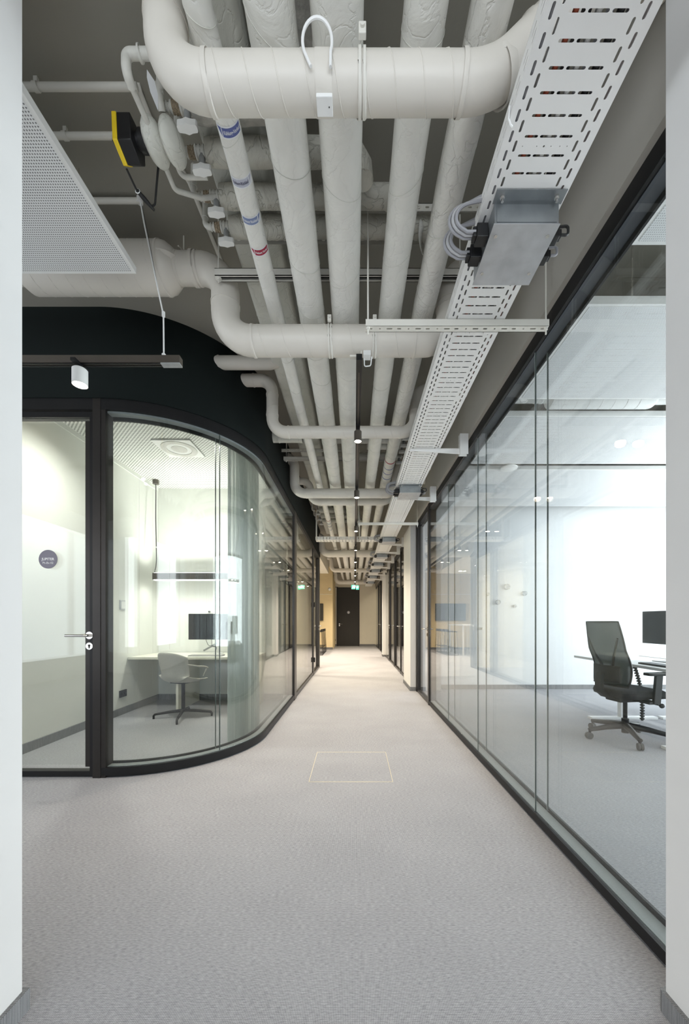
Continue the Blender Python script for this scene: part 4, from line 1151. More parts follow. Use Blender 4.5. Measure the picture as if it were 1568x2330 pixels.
# cross tray farther down
t = thing('cross_tray', 'perforated cable tray crossing the corridor between third and fourth spotlights', 'cable tray', (0, 7.1, 2.70))
m = MB(); x = -0.73
while x < 0.42:
    m.holed(x, x + 0.06, 2.70, 2.76, (x + 0.03, 2.73, 0.006, 0.020), 0.002, lambda u, v, h: (u, 7.05 + h, v)); x += 0.06
m.build('tray_side', 'tray_white', t, False)
m = MB(); x = -0.73
while x < 0.42:
    m.holed(x, x + 0.06, 7.05, 7.15, (x + 0.03, 7.10, 0.007, 0.034), 0.002, lambda u, v, h: (u, v, 2.70 + h))
    m.holed(x, x + 0.06, 7.15, 7.25, (x + 0.03, 7.20, 0.007, 0.034), 0.002, lambda u, v, h: (u, v, 2.70 + h)); x += 0.06
m.build('tray_base', 'tray_white', t, False)
MB().box(-0.73, 0.47, 7.248, 7.25, 2.70, 2.76).build('tray_side', 'tray_white', t, False)
for x in (-0.71, 0.10):
    MB().box(x - 0.012, x + 0.012, 7.02, 7.046, 2.68, CEIL).build('hanger', 'rail_paint', t, False)

# ---- light track and spotlights in the corridor
trk = thing('light_track', 'long black light track hanging down the middle of the corridor', 'light track', (0.029, 2.14, 2.65))
m = MB().box(0.012, 0.046, 2.137, 16.6, 2.652, 2.684)
m.build('track_body', 'black_metal', trk, False)
m = MB().box(0.012, 0.018, 2.137, 16.6, 2.648, 2.652).box(0.040, 0.046, 2.137, 16.6, 2.648, 2.652).box(0.018, 0.040, 2.137, 2.20, 2.648, 2.652)
m.build('track_lip', 'black_metal', trk, False)
MB().box(0.026, 0.032, 2.25, 16.55, 2.650, 2.6525).build('contact_strip', 'bronze_lamp', trk, False)
for y in (2.2, 3.8, 6.2, 8.2, 10.2, 12.6, 14.2, 16.4):
    MB().cyl((0.0415, y, 2.684), (0.0415, y, CEIL - 0.004 if y > 2.5 else 2.745), 0.003, 6).build('suspension_rod', 'rail_paint', trk)
MB().box(-0.025, 0.045, 2.16, 2.185, 2.684, 2.694).build('end_bracket', 'rail_paint', trk, False)
WARM = (1.0, 0.85, 0.66)
def spotlight(loc, label, group, body_mat, r, power, tilt=(0, 0, 0), h=0.085, spot=rad(95), top=0.115):
    t = thing('track_spotlight', label, 'lamp', loc, group)
    x, y, z = loc                            # z: lens height
    MB().box(x - 0.013, x + 0.013, y - 0.055, y + 0.055, z + top - 0.004, z + top + 0.012).build('adapter', 'black_metal', t, False)
    MB().cyl((x, y, z + h - 0.002), (x, y, z + top), 0.010, 12).build('swivel', 'black_metal', t)
    MB().lathe((x, y, z), [(r - 0.004, 0.012), (r - 0.003, 0.0), (r, 0.0), (r, h - 0.006), (r - 0.006, h)], 'z', 28).build('lamp_housing', body_mat, t)
    MB().lathe((x, y, z), [(0.001, -0.006), (r * 0.6, -0.003), (r - 0.004, 0.002), (r - 0.004, 0.011)], 'z', 28).build('lens', 'lamp_glow', t)
    d = bpy.data.lights.new('spot_beam', 'SPOT'); d.energy = power; d.color = WARM; d.spot_size = spot; d.spot_blend = 1.0; d.shadow_soft_size = 0.03
    o = bpy.data.objects.new('spot_beam', d); COL.objects.link(o)
    o.location = (x, y, z - 0.015); o.rotation_euler = tilt; attach(o, t)
    return t
for i, y in enumerate((2.89, 4.2, 5.76, 7.3, 8.75, 10.1, 11.3, 13.0, 14.6)):
    spotlight((0.029, y, 2.545), ORD[i] + ' black cylinder spotlight from the open end of the corridor track', 'corridor track spotlights', 'bronze_lamp', 0.029, (70, 90, 100, 110, 115, 120, 125, 140, 140)[i], h=0.082, top=0.103, spot=rad(150))
# track in front of the dark bulkhead
lt = thing('light_track', 'short bronze light track in front of the dark bulkhead', 'light track', (-1.0, 2.08, 2.6))
MB().box(-2.7, -0.964, 2.06, 2.10, 2.582, 2.622).build('track_body', 'bronze_lamp', lt, False)
MB().box(-2.7, -0.975, 2.066, 2.074, 2.578, 2.582).box(-2.7, -0.975, 2.086, 2.094, 2.578, 2.582).build('track_lip', 'black_metal', lt, False)
MB().box(-1.07, -0.964, 2.062, 2.098, 2.576, 2.582).build('end_cap', 'valve_grey', lt, False)
MB().tube(fillet([(-1.165, 2.03, CEIL - 0.01), (-1.148, 2.04, 3.33), (-1.062, 2.08, 2.856), (-1.060, 2.08, 2.625)], 0.05), 0.0042, 8).build('supply_cable', 'white_plastic', lt)
MB().tube([(-1.163, 2.032, CEIL - 0.005), (-1.135, 2.045, 3.30), (-1.064, 2.076, 2.865)], 0.0012, 5).build('wire', 'cable_black', lt)
m = MB().cyl((-1.062, 2.08, 2.85), (-1.062, 2.08, 2.875), 0.009, 10); m.cyl((-1.06, 2.08, 2.622), (-1.06, 2.08, 2.64), 0.011, 10); m.cyl((-1.165, 2.03, CEIL - 0.034), (-1.165, 2.03, CEIL - 0.004), 0.016, 12)
m.build('cable_clip', 'white_plastic', lt)
MB().cyl((-1.165, 2.03, CEIL - 0.022), (-1.50, 2.03, CEIL - 0.022), 0.014, 12).build('ceiling_conduit', 'rail_paint', lt)
spotlight((-1.527, 2.08, 2.468), 'white cylinder spotlight glowing in front of the dark bulkhead', None, 'white_plastic', 0.038, 30, tilt=(rad(18), rad(8), 0), h=0.09, top=0.106)

# ---- hanging acoustic panel left of the opening
t = thing('acoustic_panel', 'perforated white acoustic panel hanging beside the opening', 'ceiling panel', (-1.9, 1.6, 3.05))
MB().box(-2.6, -1.19, 1.13, 2.04, 3.052, 3.085).build('panel_core', 'white_plastic', t, False)
MB().box(-2.6, -1.21, 1.13, 2.025, 3.050, 3.0525).build('perforated_face', 'acoustic_panel', t, False)
for x, y in ((-1.4, 1.3), (-1.4, 1.9)): MB().cyl((x, y, 3.085), (x, y, CEIL - 0.004), 0.0015, 6).build('suspension_wire', 'steel', t)
# small signs and detectors far away
for (x0, x1, y, arrow, lb) in ((-0.095, 0.040, 12.7, False, 'green and white exit sign with running figure, hung over far corridor'), (0.062, 0.165, 12.9, True, 'narrow green and white exit sign beside the running figure sign')):
    t = thing('exit_sign', lb, 'sign', ((x0 + x1) / 2, y, 2.28))
    MB().box(x0, x1, y, y + 0.02, 2.26, 2.41).build('sign_case', 'white_plastic', t, False)
    MB().box(x0 + 0.004, x1 - 0.004, y - 0.002, y, 2.264, 2.406).build('sign_face', 'exit_green', t, False)
    m = MB(); cx = (x0 + x1) / 2
    def pl(poly): m.prism(poly, 0, 0.001, lambda u, v, h: (cx + u, y - 0.003 - h, 2.335 + v))
    if not arrow:
        m.sphere((cx + 0.0, y - 0.003, 2.392), 0.009, 0.001, 0.009, 12, 8)
        pl([(-0.05, 0.035), (-0.006, 0.043), (0.012, 0.036), (0.004, 0.008), (-0.016, 0.006), (-0.02, 0.026), (-0.046, 0.026)])
        pl([(0.008, 0.036), (0.034, 0.022), (0.031, 0.014), (0.006, 0.024)])
        pl([(-0.016, 0.008), (0.006, 0.008), (0.03, -0.012), (0.022, -0.020)])
        pl([(-0.014, 0.008), (-0.002, 0.008), (-0.022, -0.026), (-0.046, -0.024), (-0.046, -0.016), (-0.026, -0.016)])
        pl([(-0.055, -0.036), (0.06, -0.036), (0.06, -0.044), (-0.055, -0.044)])
        pl([(0.042, 0.062), (0.062, 0.062), (0.062, -0.03), (0.042, -0.03)])
    else:
        pl([(-0.034, 0.04), (0.0, 0.04), (0.0, -0.03), (-0.034, -0.03)])
        pl([(0.008, 0.05), (0.028, 0.05), (0.028, 0.0), (0.040, 0.0), (0.018, -0.03), (-0.004, 0.0), (0.008, 0.0)])
    m.build('pictogram', 'exit_white', t, False)
    MB().cyl((0.10 if arrow else 0.022, y + 0.01, 2.41), (0.10 if arrow else 0.022, y + 0.01, CEIL - 0.002 if arrow else 2.6475), 0.002, 6).build('suspension_rod', 'rail_paint', t)
t = thing('wall_speaker', 'small round white wall speaker on the straw-coloured lounge wall', 'speaker', (-1.02, 15.57, 2.5))
MB().lathe((-1.02, 15.57, 2.51), [(0.05, -0.05), (0.062, -0.04), (0.062, 0.0)], 'y', 24).build('housing', 'white_plastic', t)
MB().lathe((-1.02, 15.57, 2.51), [(0.044, -0.052), (0.048, -0.049)], 'y', 24).build('grille', 'duct_white', t)

# ================================================================== PHONE BOOTH FURNITURE
DT = 0.70
t = thing('booth_desk', 'pale built-in desk against the phone booth back wall', 'desk', (-2.0, 5.1, 0))
MB().box(-2.885, -1.30, 4.76, 5.50, DT - 0.03, DT).build('desk_top', 'desk_cream', t, False, bevel=0.002)
MB().box(-2.30, -2.27, 4.82, 5.48, 0.0, DT - 0.03).build('side_panel', 'desk_cream', t, False)
MB().box(-1.36, -1.32, 4.80, 5.48, 0.0, DT - 0.03).build('side_panel', 'desk_cream', t, False)
MB().box(-2.86, -2.62, 5.02, 5.30, DT - 0.055, DT - 0.03).build('under_tray', 'valve_grey', t, False)
# monitor with arm
t = thing('monitor', 'wide black monitor on an arm in the phone booth', 'monitor', (-1.97, 5.2, DT))
MB().box(-2.29, -1.645, 5.16, 5.175, 0.905, 1.262).build('screen_panel', 'screen_black', t, False, bevel=0.003)
MB().box(-2.27, -1.665, 5.175, 5.205, 0.93, 1.24).build('rear_case', 'black_plastic', t, False, bevel=0.004)
MB().tube(fillet([(-1.93, 5.22, 1.05), (-1.93, 5.30, 1.02), (-1.93, 5.32, 0.86), (-2.15, 5.34, 0.74)], 0.03), 0.014, 10).build('arm', 'valve_grey', t)
MB().cyl((-1.93, 5.32, DT), (-1.93, 5.32, 0.9), 0.018, 14).build('post', 'white_plastic', t)
MB().box(-1.99, -1.87, 5.27, 5.37, DT, DT + 0.008).build('clamp', 'white_plastic', t, False)
for i in range(3):
    MB().tube(fillet([(-2.08 + i * 0.09, 5.21, 0.93), (-2.04 + i * 0.05, 5.22, 0.82 - 0.02*i), (-1.94, 5.28, 0.80), (-1.98, 5.33, DT + 0.01)], 0.04), 0.003, 6).build('cable', 'cable_black', t)
t = thing('webcam', 'small round webcam clipped on top of the booth monitor', 'webcam', (-2.0, 5.17, 1.27))
MB().sphere((-2.0, 5.16, 1.292), 0.017, 0.017, 0.017, 14, 10).build('ball', 'valve_grey', t)
MB().box(-2.02, -1.96, 5.155, 5.185, 1.262, 1.276).build('clip', 'white_plastic', t, False)
MB().cyl((-2.0, 5.141, 1.292), (-2.0, 5.146, 1.292), 0.008, 12).build('lens', 'screen_black', t)
t = thing('keyboard', 'grey keyboard on the phone booth desk', 'keyboard', (-1.9, 4.95, DT))
MB().prism([(4.87, 0), (5.00, 0), (5.00, 0.018), (4.87, 0.010)], -2.17, -1.73, lambda u, v, h: (h, u, DT + v)).build('base', 'cable_grey', t, False)
km = MB()
for r in range(5):
    for c in range(16):
        x = -2.162 + c * 0.0268; y = 4.876 + r * 0.024; z = DT + 0.0105 + (y - 4.87) / 0.13 * 0.008
        km.box(x, x + 0.022, y, y + 0.02, z, z + 0.004)
tag(km.build('keys', 'cable_light', t, False), kind='stuff')
t = thing('computer_mouse', 'small grey mouse beside the booth keyboard', 'mouse', (-1.62, 4.93, DT))
MB().sphere((-1.62, 4.93, DT + 0.0175), 0.034, 0.055, 0.017, 18, 10).build('shell', 'cable_grey', t)
MB().sphere((-1.62, 4.90, DT + 0.026), 0.006, 0.012, 0.008, 10, 8).build('wheel', 'black_plastic', t)
# pendant lamp
t = thing('pendant_lamp', 'dark linear pendant lamp over the phone booth desk', 'lamp', (-2.1, 5.15, 1.72))
MB().box(-2.765, -1.42, 5.115, 5.185, 1.732, 1.822).build('lamp_bar', 'bronze_lamp', t, False)
MB().box(-2.75, -1.435, 5.125, 5.175, 1.722, 1.732).build('light_strip', 'led_strip', t, False)
MB().box(-2.75, -1.435, 5.130, 5.170, 1.822, 1.826).build('up_light_strip', 'led_strip', t, False)
MB().cyl((-2.755, 5.19, 3.065), (-2.755, 5.19, 3.12), 0.042, 24).build('canopy', 'bronze_lamp', t)
MB().tube([(-2.755, 5.19, 3.07), (-2.752, 5.18, 2.6), (-2.735, 5.16, 2.25), (-2.725, 5.15, 2.0), (-2.735, 5.15, 1.90), (-2.755, 5.15, 1.82)], 0.006, 8).build('power_cord', 'cable_black', t)
for x in (-2.70, -1.50): MB().cyl((x, 5.15, 1.822), (x, 5.15, 3.12), 0.0012, 5).build('suspension_wire', 'steel', t)
MB().sphere((-2.722, 5.148, 2.18), 0.011).build('cord_clip', 'white_plastic', t)
for nm, rot, z, pw in (('lamp_light_down', (0, 0, 0), 1.715, 5.5), ('lamp_light_up', (PI, 0, 0), 1.832, 13)):
    a = area_light(nm, (-2.09, 5.15, z), rot, 1.3, 0.05, pw, (1.0, 0.985, 0.92), 125 if pw > 12 else 150); attach(a, t)
# ceiling air outlet
t = thing('air_outlet', 'square white ceiling air outlet with concentric rings in booth', 'vent', (-1.98, 4.23, 3.12))
MB().box(-2.19, -1.77, 4.02, 4.44, 3.104, 3.12).build('plate', 'white_plastic', t, False)
MB().lathe((-1.98, 4.23, 3.10), [(0.132, 0.003), (0.132, 0.0), (0.192, 0.0), (0.192, 0.003)], 'z', 40, False).build('outer_ring', 'cable_light', t)
MB().lathe((-1.98, 4.23, 3.097), [(0.03, -0.002), (0.05, 0.0), (0.085, 0.005), (0.085, 0.0075)], 'z', 40).build('inner_disc', 'cable_light', t)
# wall devices
t = thing('thermostat', 'white thermostat with grey frame on the booth side wall', 'thermostat', (-2.88, 4.66, 1.36))
MB().box(-2.89, -2.879, 4.60, 4.70, 1.30, 1.42).build('frame', 'galvanised', t, False)
MB().box(-2.879, -2.872, 4.615, 4.685, 1.315, 1.405).build('display', 'white_plastic', t, False)
t = thing('wall_socket', 'black double socket low on the booth side wall', 'socket', (-2.88, 4.66, 0.26))
MB().box(-2.89, -2.878, 4.59, 4.73, 0.215, 0.30).build('frame', 'black_plastic', t, False)
for y in (4.625, 4.695): MB().cyl((-2.8785, y, 0.258), (-2.872, y, 0.258), 0.022, 18).build('socket_well', 'screen_black', t)
t = thing('wall_socket', 'small dark socket on the far wall beside the dark door', 'socket', (-0.93, FAR_Y, 0.28))
MB().box(-0.97, -0.885, FAR_Y - 0.012, FAR_Y, 0.24, 0.325).build('frame', 'black_plastic', t, False)
MB().cyl((-0.928, FAR_Y - 0.013, 0.282), (-0.928, FAR_Y - 0.011, 0.282), 0.022, 18).build('socket_well', 'dark_recess', t)
# shell chair
t = thing('shell_chair', 'beige-grey shell swivel chair on black four-star base in booth', 'chair')
rows = []
for i in range(15):                                   # back and seat sheet: i from back top to seat front
    f = i / 14
    row = []
    for j in range(17):
        g = (j / 16 - 0.5) * 2
        if f < 0.5:
            k = f / 0.5                               # 0 top .. 1 crease
            w = 0.235 - 0.02 * k
            z = 0.80 - 0.33 * k - 0.10 * abs(g) ** 3 * (1 - k) * 0.6
            y = -0.24 + 0.04 * k - 0.02 * (1 - k) + 0.11 * abs(g) ** 2.2
            x = w * g
        else:
            k = (f - 0.5) / 0.5
            w = 0.225 - 0.03 * k ** 2
            z = 0.455 - 0.02 * math.sin(k * PI) + 0.075 * abs(g) ** 3 * (1 - 0.7 * k) - 0.015 * k
            y = -0.19 + 0.40 * k + 0.02 * (1 - k) * abs(g)
            x = w * g
        row.append((x, y, z))
    rows.append(row)
so = MB().grid(rows).build('shell', 'shell_grey', t)
md = so.modifiers.new('thick', 'SOLIDIFY'); md.thickness = 0.018; md.offset = 0
sb = so.modifiers.new('soft', 'SUBSURF'); sb.levels = 1; sb.render_levels = 1
for sx in (-1, 1):
    MB().tube([(sx * 0.225, -0.15, 0.66), (sx * 0.272, -0.06, 0.635), (sx * 0.285, 0.06, 0.615), (sx * 0.262, 0.12, 0.60), (sx * 0.215, 0.10, 0.50)], [0.006, 0.011, 0.012, 0.011, 0.006], 8).build('armrest', 'shell_grey', t)
MB().cyl((0, 0, 0.07), (0, 0, 0.43), 0.021, 16).build('column', 'black_metal', t)
MB().box(-0.10, 0.10, -0.10, 0.10, 0.42, 0.435).build('seat_plate', 'black_metal', t, False)
for k in range(4):
    a = rad(35 + 90 * k); ca, sa = math.cos(a), math.sin(a)
    MB().tube([(0.01*ca, 0.01*sa, 0.085), (0.16*ca, 0.16*sa, 0.072), (0.31*ca, 0.31*sa, 0.052), (0.325*ca, 0.325*sa, 0.035), (0.325*ca, 0.325*sa, 0.0)], [0.020, 0.017, 0.014, 0.013, 0.012], 10).build('leg', 'black_metal', t)
t.location = (-2.06, 4.50, 0); t.rotation_euler = (0, 0, rad(-22))
# curtain
t = thing('curtain', 'sheer grey-green curtain gathered behind the curved glass', 'curtain', (-1.1, 3.8, 0))
pts = []
n = 120
for i in range(n + 1):
    f = i / n
    a = rad(-26 + 26 * min(1, f / 0.55)); R = 0.80
    if f < 0.55: bx, by, nx, ny = ARC_C[0] + R*math.cos(a), ARC_C[1] + R*math.sin(a), math.cos(a), math.sin(a)
    else: bx, by, nx, ny = ARC_C[0] + R, ARC_C[1] + (f - 0.55) * 1.0, 1, 0
    w = 0.035 * math.sin(f * 11 * 2 * PI) + 0.010 * math.sin(f * 27 * PI + 1)
    pts.append((bx, by, nx, ny, w))
rows = []
for k in range(9):
    z = 0.02 + (3.08 - 0.02) * k / 8; s = 1.15 - 0.4 * (k / 8)
    rows.append([(bx + nx * w * s, by + ny * w * s, z) for (bx, by, nx, ny, w) in pts])
MB().grid(rows).build('fabric', 'curtain', t)
m = MB(); m.tube([(bx, by, 3.10) for (bx, by, nx, ny, w) in pts[::6]], 0.010, 8); m.build('curtain_rail', 'white_plastic', t)

# ================================================================== OFFICE BEHIND THE RIGHT GLASS
for i, (y0, y1, lb) in enumerate(((0.80, 1.885, 'white perforated ceiling sail beside the office wall opening'), (2.235, 3.19, 'white perforated ceiling sail between opening-side sail and office duct'),
                              (3.45, 4.50, 'white perforated ceiling sail just behind the office duct'), (4.66, 6.15, 'white perforated ceiling sail closest to the office back wall'))):
    t = thing('ceiling_sail', lb, 'ceiling panel', (3.5, (y0 + y1) / 2, 3.05))
    MB().box(1.40, 6.4, y0, y1, 3.052, 3.10).build('sail_core', 'white_plastic', t, False)
    MB().box(1.42, 6.38, y0 + 0.02, y1 - 0.02, 3.05, 3.0525).build('perforated_face', 'office_panel', t, False)
    for x in (1.7, 3.6): MB().cyl((x, y0 + 0.05, 3.10), (x, y0 + 0.05, CEIL), 0.006, 8).build('hanger', 'steel', t)
YO = 3.32
t = thing('office_duct', 'white office duct silencer hanging between two ceiling sails', 'duct', (2.6, YO, 3.2))
MB().lathe((0, YO, 3.17), [(0.07, 1.15), (0.07, 1.72), (0.075, 1.725), (0.11, 1.74), (0.115, 1.76), (0.115, 2.63), (0.11, 2.65), (0.08, 2.66), (0.075, 3.6)], 'x', 32).build('casing', 'duct_white', t, angle=50)
MB().tube(helix((1.78, YO, 3.17), (2.60, YO, 3.17), 0.115, 0.11), 0.002, 6).build('spiral_seam', 'cable_light', t)
for x in (1.32, 1.37, 1.62, 1.67): band((x, YO, 3.17), (1, 0, 0), 0.07, 0.012, 0.004, 'joint_ring', 'duct_white', t)
MB().box(1.43, 1.51, YO - 0.10, YO - 0.05, 3.08, 3.12).build('sensor_box', 'white_plastic', t, False)
MB().tube([(1.435 + 0.035 * (1 - math.cos(a)), YO - 0.08, 3.085 - 0.035 * math.sin(a)) for a in [PI * i / 10 for i in range(11)]], 0.004, 8).build('cable_loop', 'white_plastic', t)
t = thing('ceiling_device', 'round white ceiling device hung in the gap between office sails', 'detector', (1.9, 4.58, 3.02))
MB().lathe((1.90, 4.585, 3.03), [(0.05, -0.012), (0.098, 0.0), (0.10, 0.012), (0.085, 0.022)], 'z', 28).build('housing', 'white_plastic', t)
MB().box(1.86, 1.94, 4.55, 4.62, 3.05, CEIL).build('bracket', 'valve_grey', t, False)
# acrylic ring hooks on the back wall
for (px, py, r, lbl) in ((1155, 1335, 0.048, 'largest clear ring wall hook, topmost on the office back wall'), (1111, 1352, 0.027, 'small clear ring wall hook closest to the corridor glass'), (1134.5, 1370, 0.039, 'medium clear ring wall hook below the largest one'),
                         (1195, 1350, 0.039, 'medium clear ring wall hook closest to the white desk'), (1173, 1379, 0.024, 'smallest clear ring wall hook, lowest on the office back wall')):
    yb = 6.36; x = (px - VPX) / F_PX * yb; z = EYE + (VPY - py) / F_PX * yb
    t = thing('wall_hook', lbl, 'hook', (x, 6.40, z), 'ring wall hooks on the office back wall')
    m = MB(); s = 28
    vs = []; fs = []
    for k in range(s):
        a = 2 * PI * k / s
        for rr, yy in ((r, 6.36), (r, 6.40), (r - 0.004, 6.40), (r - 0.004, 6.36)): vs.append((x + rr * math.cos(a), yy, z + rr * math.sin(a)))
    for k in range(s):
        b = k * 4; c = ((k + 1) % s) * 4
        for q in range(4): fs.append((b + q, b + (q + 1) % 4, c + (q + 1) % 4, c + q))
    m.add(vs, fs).build('ring', 'acrylic', t)
    MB().torus((x, 6.36, z), r - 0.002, 0.0026, 'y', 28, 6).build('rim', 'hook_rim', t)
x, z = (1098 - VPX) / F_PX * 6.38, EYE + (VPY - 1430) / F_PX * 6.38
t = thing('door_stop', 'small white wall-mounted door stop knob on office back wall', 'door stop', (x, 6.4, z))
MB().lathe((x, 6.40, z), [(0.012, -0.045), (0.018, -0.04), (0.02, -0.02), (0.016, 0.0)], 'y', 18).build('knob', 'white_plastic', t)
MB().lathe((x, 6.40, z), [(0.022, -0.006), (0.022, 0.0)], 'y', 18).build('base', 'white_plastic', t)
# office desks
def office_desk(x0, x1, y0, y1, label, zt=0.715):
    t = thing('office_desk', label, 'desk', ((x0 + x1) / 2, (y0 + y1) / 2, 0))
    MB().box(x0, x1, y0, y1, zt - 0.028, zt).build('desk_top', 'desk_white', t, False, bevel=0.002)
    for y in (y0 + 0.12, y1 - 0.42):
        MB().box(x0 - 0.06, x1 - 0.04, y - 0.04, y + 0.04, 0.0, 0.025).build('foot', 'desk_white', t, False)
        MB().box((x0 + x1) / 2 - 0.09, (x0 + x1) / 2 - 0.01, y - 0.03, y + 0.03, 0.025, zt - 0.06).build('column', 'desk_white', t, False)
        MB().box(x0 + 0.08, x1 - 0.08, y - 0.025, y + 0.025, zt - 0.06, zt - 0.028).build('crossbar', 'desk_white', t, False)
    MB().box((x0 + x1) / 2 - 0.08, (x0 + x1) / 2 - 0.02, y0 + 0.28, y1 - 0.45, zt - 0.065, zt - 0.03).build('beam', 'desk_white', t, False)
    return t
dk = office_desk(2.86, 3.62, 3.25, 4.86, 'white height-adjustable desk behind the mesh-back office chair')
m = MB()
for i in range(20):
    f = i / 19
    m.cyl((3.03 + 0.03 * math.sin(f * PI), 4.03 - 0.10 * f, 0.66 - 0.52 * f), (3.03 + 0.03 * math.sin(f * PI), 4.03 - 0.10 * f, 0.645 - 0.52 * f), 0.021, 10)
m.tube([(3.03 + 0.03 * math.sin(i / 12 * PI), 4.03 - 0.10 * i / 12, 0.67 - 0.56 * i / 12) for i in range(13)], 0.012, 8)
m.build('cable_spine', 'black_plastic', dk)
office_desk(3.70, 4.46, 3.25, 4.86, 'second white desk pushed back to back beyond the first')
t = thing('monitor', 'grey-backed monitor on the white office desk', 'monitor', (3.34, 4.0, 0.715))
MB().box(-0.02, 0.0, -0.31, 0.31, 0.19, 0.555).build('screen_panel', 'screen_black', t, False, bevel=0.003)
MB().box(-0.0, 0.022, -0.30, 0.30, 0.20, 0.545).build('rear_case', 'monitor_back', t, False, bevel=0.004)
MB().box(0.02, 0.05, -0.03, 0.03, 0.0, 0.38).build('stand', 'valve_grey', t, False)
MB().box(-0.06, 0.12, -0.12, 0.12, 0.0, 0.008).build('foot', 'valve_grey', t, False)
for c in t.children: c.matrix_parent_inverse = Matrix.Identity(4)
t.location = (3.36, 4.02, 0.7155)
t = thing('keyboard', 'dark keyboard on the white office desk', 'keyboard', (3.0, 3.7, 0.716))
MB().box(2.95, 3.08, 3.42, 3.88, 0.7155, 0.730).build('base', 'black_plastic', t, False)
km = MB()
for r in range(4):
    for c in range(16): km.box(2.957 + r * 0.03, 2.957 + r * 0.03 + 0.024, 3.43 + c * 0.0278, 3.43 + c * 0.0278 + 0.022, 0.730, 0.734)
tag(km.build('keys', 'cable_grey', t, False), kind='stuff')
t = thing('desk_pen', 'thin dark pen lying on the white office desk', 'pen', (2.95, 4.12, 0.716))
MB().cyl((2.93, 4.05, 0.720), (2.98, 4.17, 0.720), 0.0045, 8).build('barrel', 'black_plastic', t)
MB().cyl((2.98, 4.17, 0.720), (2.985, 4.182, 0.720), 0.0045, 8, 0.001).build('tip', 'steel', t)
# office chair (built at the origin facing +X)
t = thing('office_chair', 'black mesh-back office chair on castors at the white desk', 'chair')
for k in range(5):
    a = rad(18 + 72 * k + 10); ca, sa = math.cos(a), math.sin(a)
    lg = MB().tube([(0.03*ca, 0.03*sa, 0.130), (0.18*ca, 0.18*sa, 0.116), (0.355*ca, 0.355*sa, 0.088)], [0.034, 0.027, 0.020], 8)
    lg.cyl((0.348*ca, 0.348*sa, 0.095), (0.348*ca, 0.348*sa, 0.045), 0.012, 8)
    lo = lg.build('leg', 'black_plastic', t)
    w = MB()
    for s in (-1, 1):
        c = (0.355*ca - 0.012*s*sa, 0.355*sa + 0.012*s*ca, 0.032)
        w.cyl((c[0] + 0.009*s*sa*-1, c[1] + 0.009*s*ca, 0.032), (c[0] + 0.009*s*sa, c[1] - 0.009*s*ca, 0.032), 0.032, 18)
    w.build('castor', 'castor_grey', lo)
MB().cyl((0, 0, 0.06), (0, 0, 0.20), 0.032, 16).cyl((0, 0, 0.18), (0, 0, 0.40), 0.019, 16).build('gas_lift', 'black_metal', t)
MB().box(-0.14, 0.16, -0.09, 0.09, 0.375, 0.425).build('mechanism', 'black_plastic', t, False, bevel=0.01)
# seat cushion
rows = []
prof = []
sm = MB(); vs = []; NS = 28
for lev, (z, sc) in enumerate(((0.425, 0.86), (0.435, 0.97), (0.465, 1.0), (0.495, 0.97), (0.508, 0.86), (0.512, 0.5))):
    for k in range(NS):
        a = 2 * PI * k / NS; c, s_ = math.cos(a), math.sin(a)
        px = 0.25 * sc * math.copysign(abs(c) ** 0.45, c) + 0.04; py = 0.245 * sc * math.copysign(abs(s_) ** 0.45, s_)
        vs.append((px, py, z - 0.02 * max(0, (px - 0.15) / 0.14) ** 2))
fs = [tuple(range(NS - 1, -1, -1))] + [(l*NS + k, l*NS + (k+1) % NS, (l+1)*NS + (k+1) % NS, (l+1)*NS + k) for l in range(5) for k in range(NS)] + [tuple(5*NS + k for k in range(NS))]
sm.add(vs, fs).build('seat', 'fabric_dark', t, angle=60)
# backrest: frame + mesh
def back(u, v):       # u -1..1 across, v 0..1 up
    hw = 0.205 + 0.025 * math.sin(v * PI * 0.9) - 0.02 * v
    x = -0.205 - 0.035 * math.sin(v * PI * 0.85 + 0.2) * 0 - 0.10 * v ** 1.4 + 0.035 * math.sin(min(1, v / 0.55) * PI) + 0.045 * (abs(u) ** 2)
    return (x, u * hw, 0.54 + 0.61 * v)
rows = [[back(-1 + 2 * j / 12, i / 16) for j in range(13)] for i in range(17)]
mo = MB().grid(rows).build('backrest', 'chair_mesh', t)
edge = [back(-1, i / 16) for i in range(17)] + [back(-1 + 2 * j / 12, 1) for j in range(1, 13)] + [back(1, 1 - i / 16) for i in range(1, 17)] + [back(1 - 2 * j / 12, 0) for j in range(1, 13)]
MB().tube(edge, 0.0085, 8, caps=False).build('back_frame', 'black_plastic', mo)
for s in (-1, 1):
    MB().tube([Vector(back(s * uu, vv)) - Vector((0.014, 0, 0)) for uu, vv in ((0.12, 0.08), (0.3, 0.3), (0.55, 0.5), (0.85, 0.75))], [0.015, 0.013, 0.010, 0.006], 8).build('back_strut', 'black_plastic', mo)
lum = [[(-0.235 + 0.03 * abs(-1 + 2*j/8) ** 2 + 0.012, (-1 + 2*j/8) * 0.15, 0.57 + 0.16 * i / 4) for j in range(9)] for i in range(5)]
lo = MB().grid(lum).build('lumbar_pad', 'fabric_dark', mo); md = lo.modifiers.new('thick', 'SOLIDIFY'); md.thickness = 0.02
MB().prism([(-0.13, 0.395), (-0.24, 0.42), (-0.30, 0.47), (-0.305, 0.56), (-0.29, 0.66), (-0.255, 0.66), (-0.265, 0.56), (-0.262, 0.50), (-0.225, 0.465), (-0.13, 0.445)], -0.035, 0.035, lambda u, v, h: (u, h, v)).build('back_bracket', 'black_plastic', t, bevel=0.004)
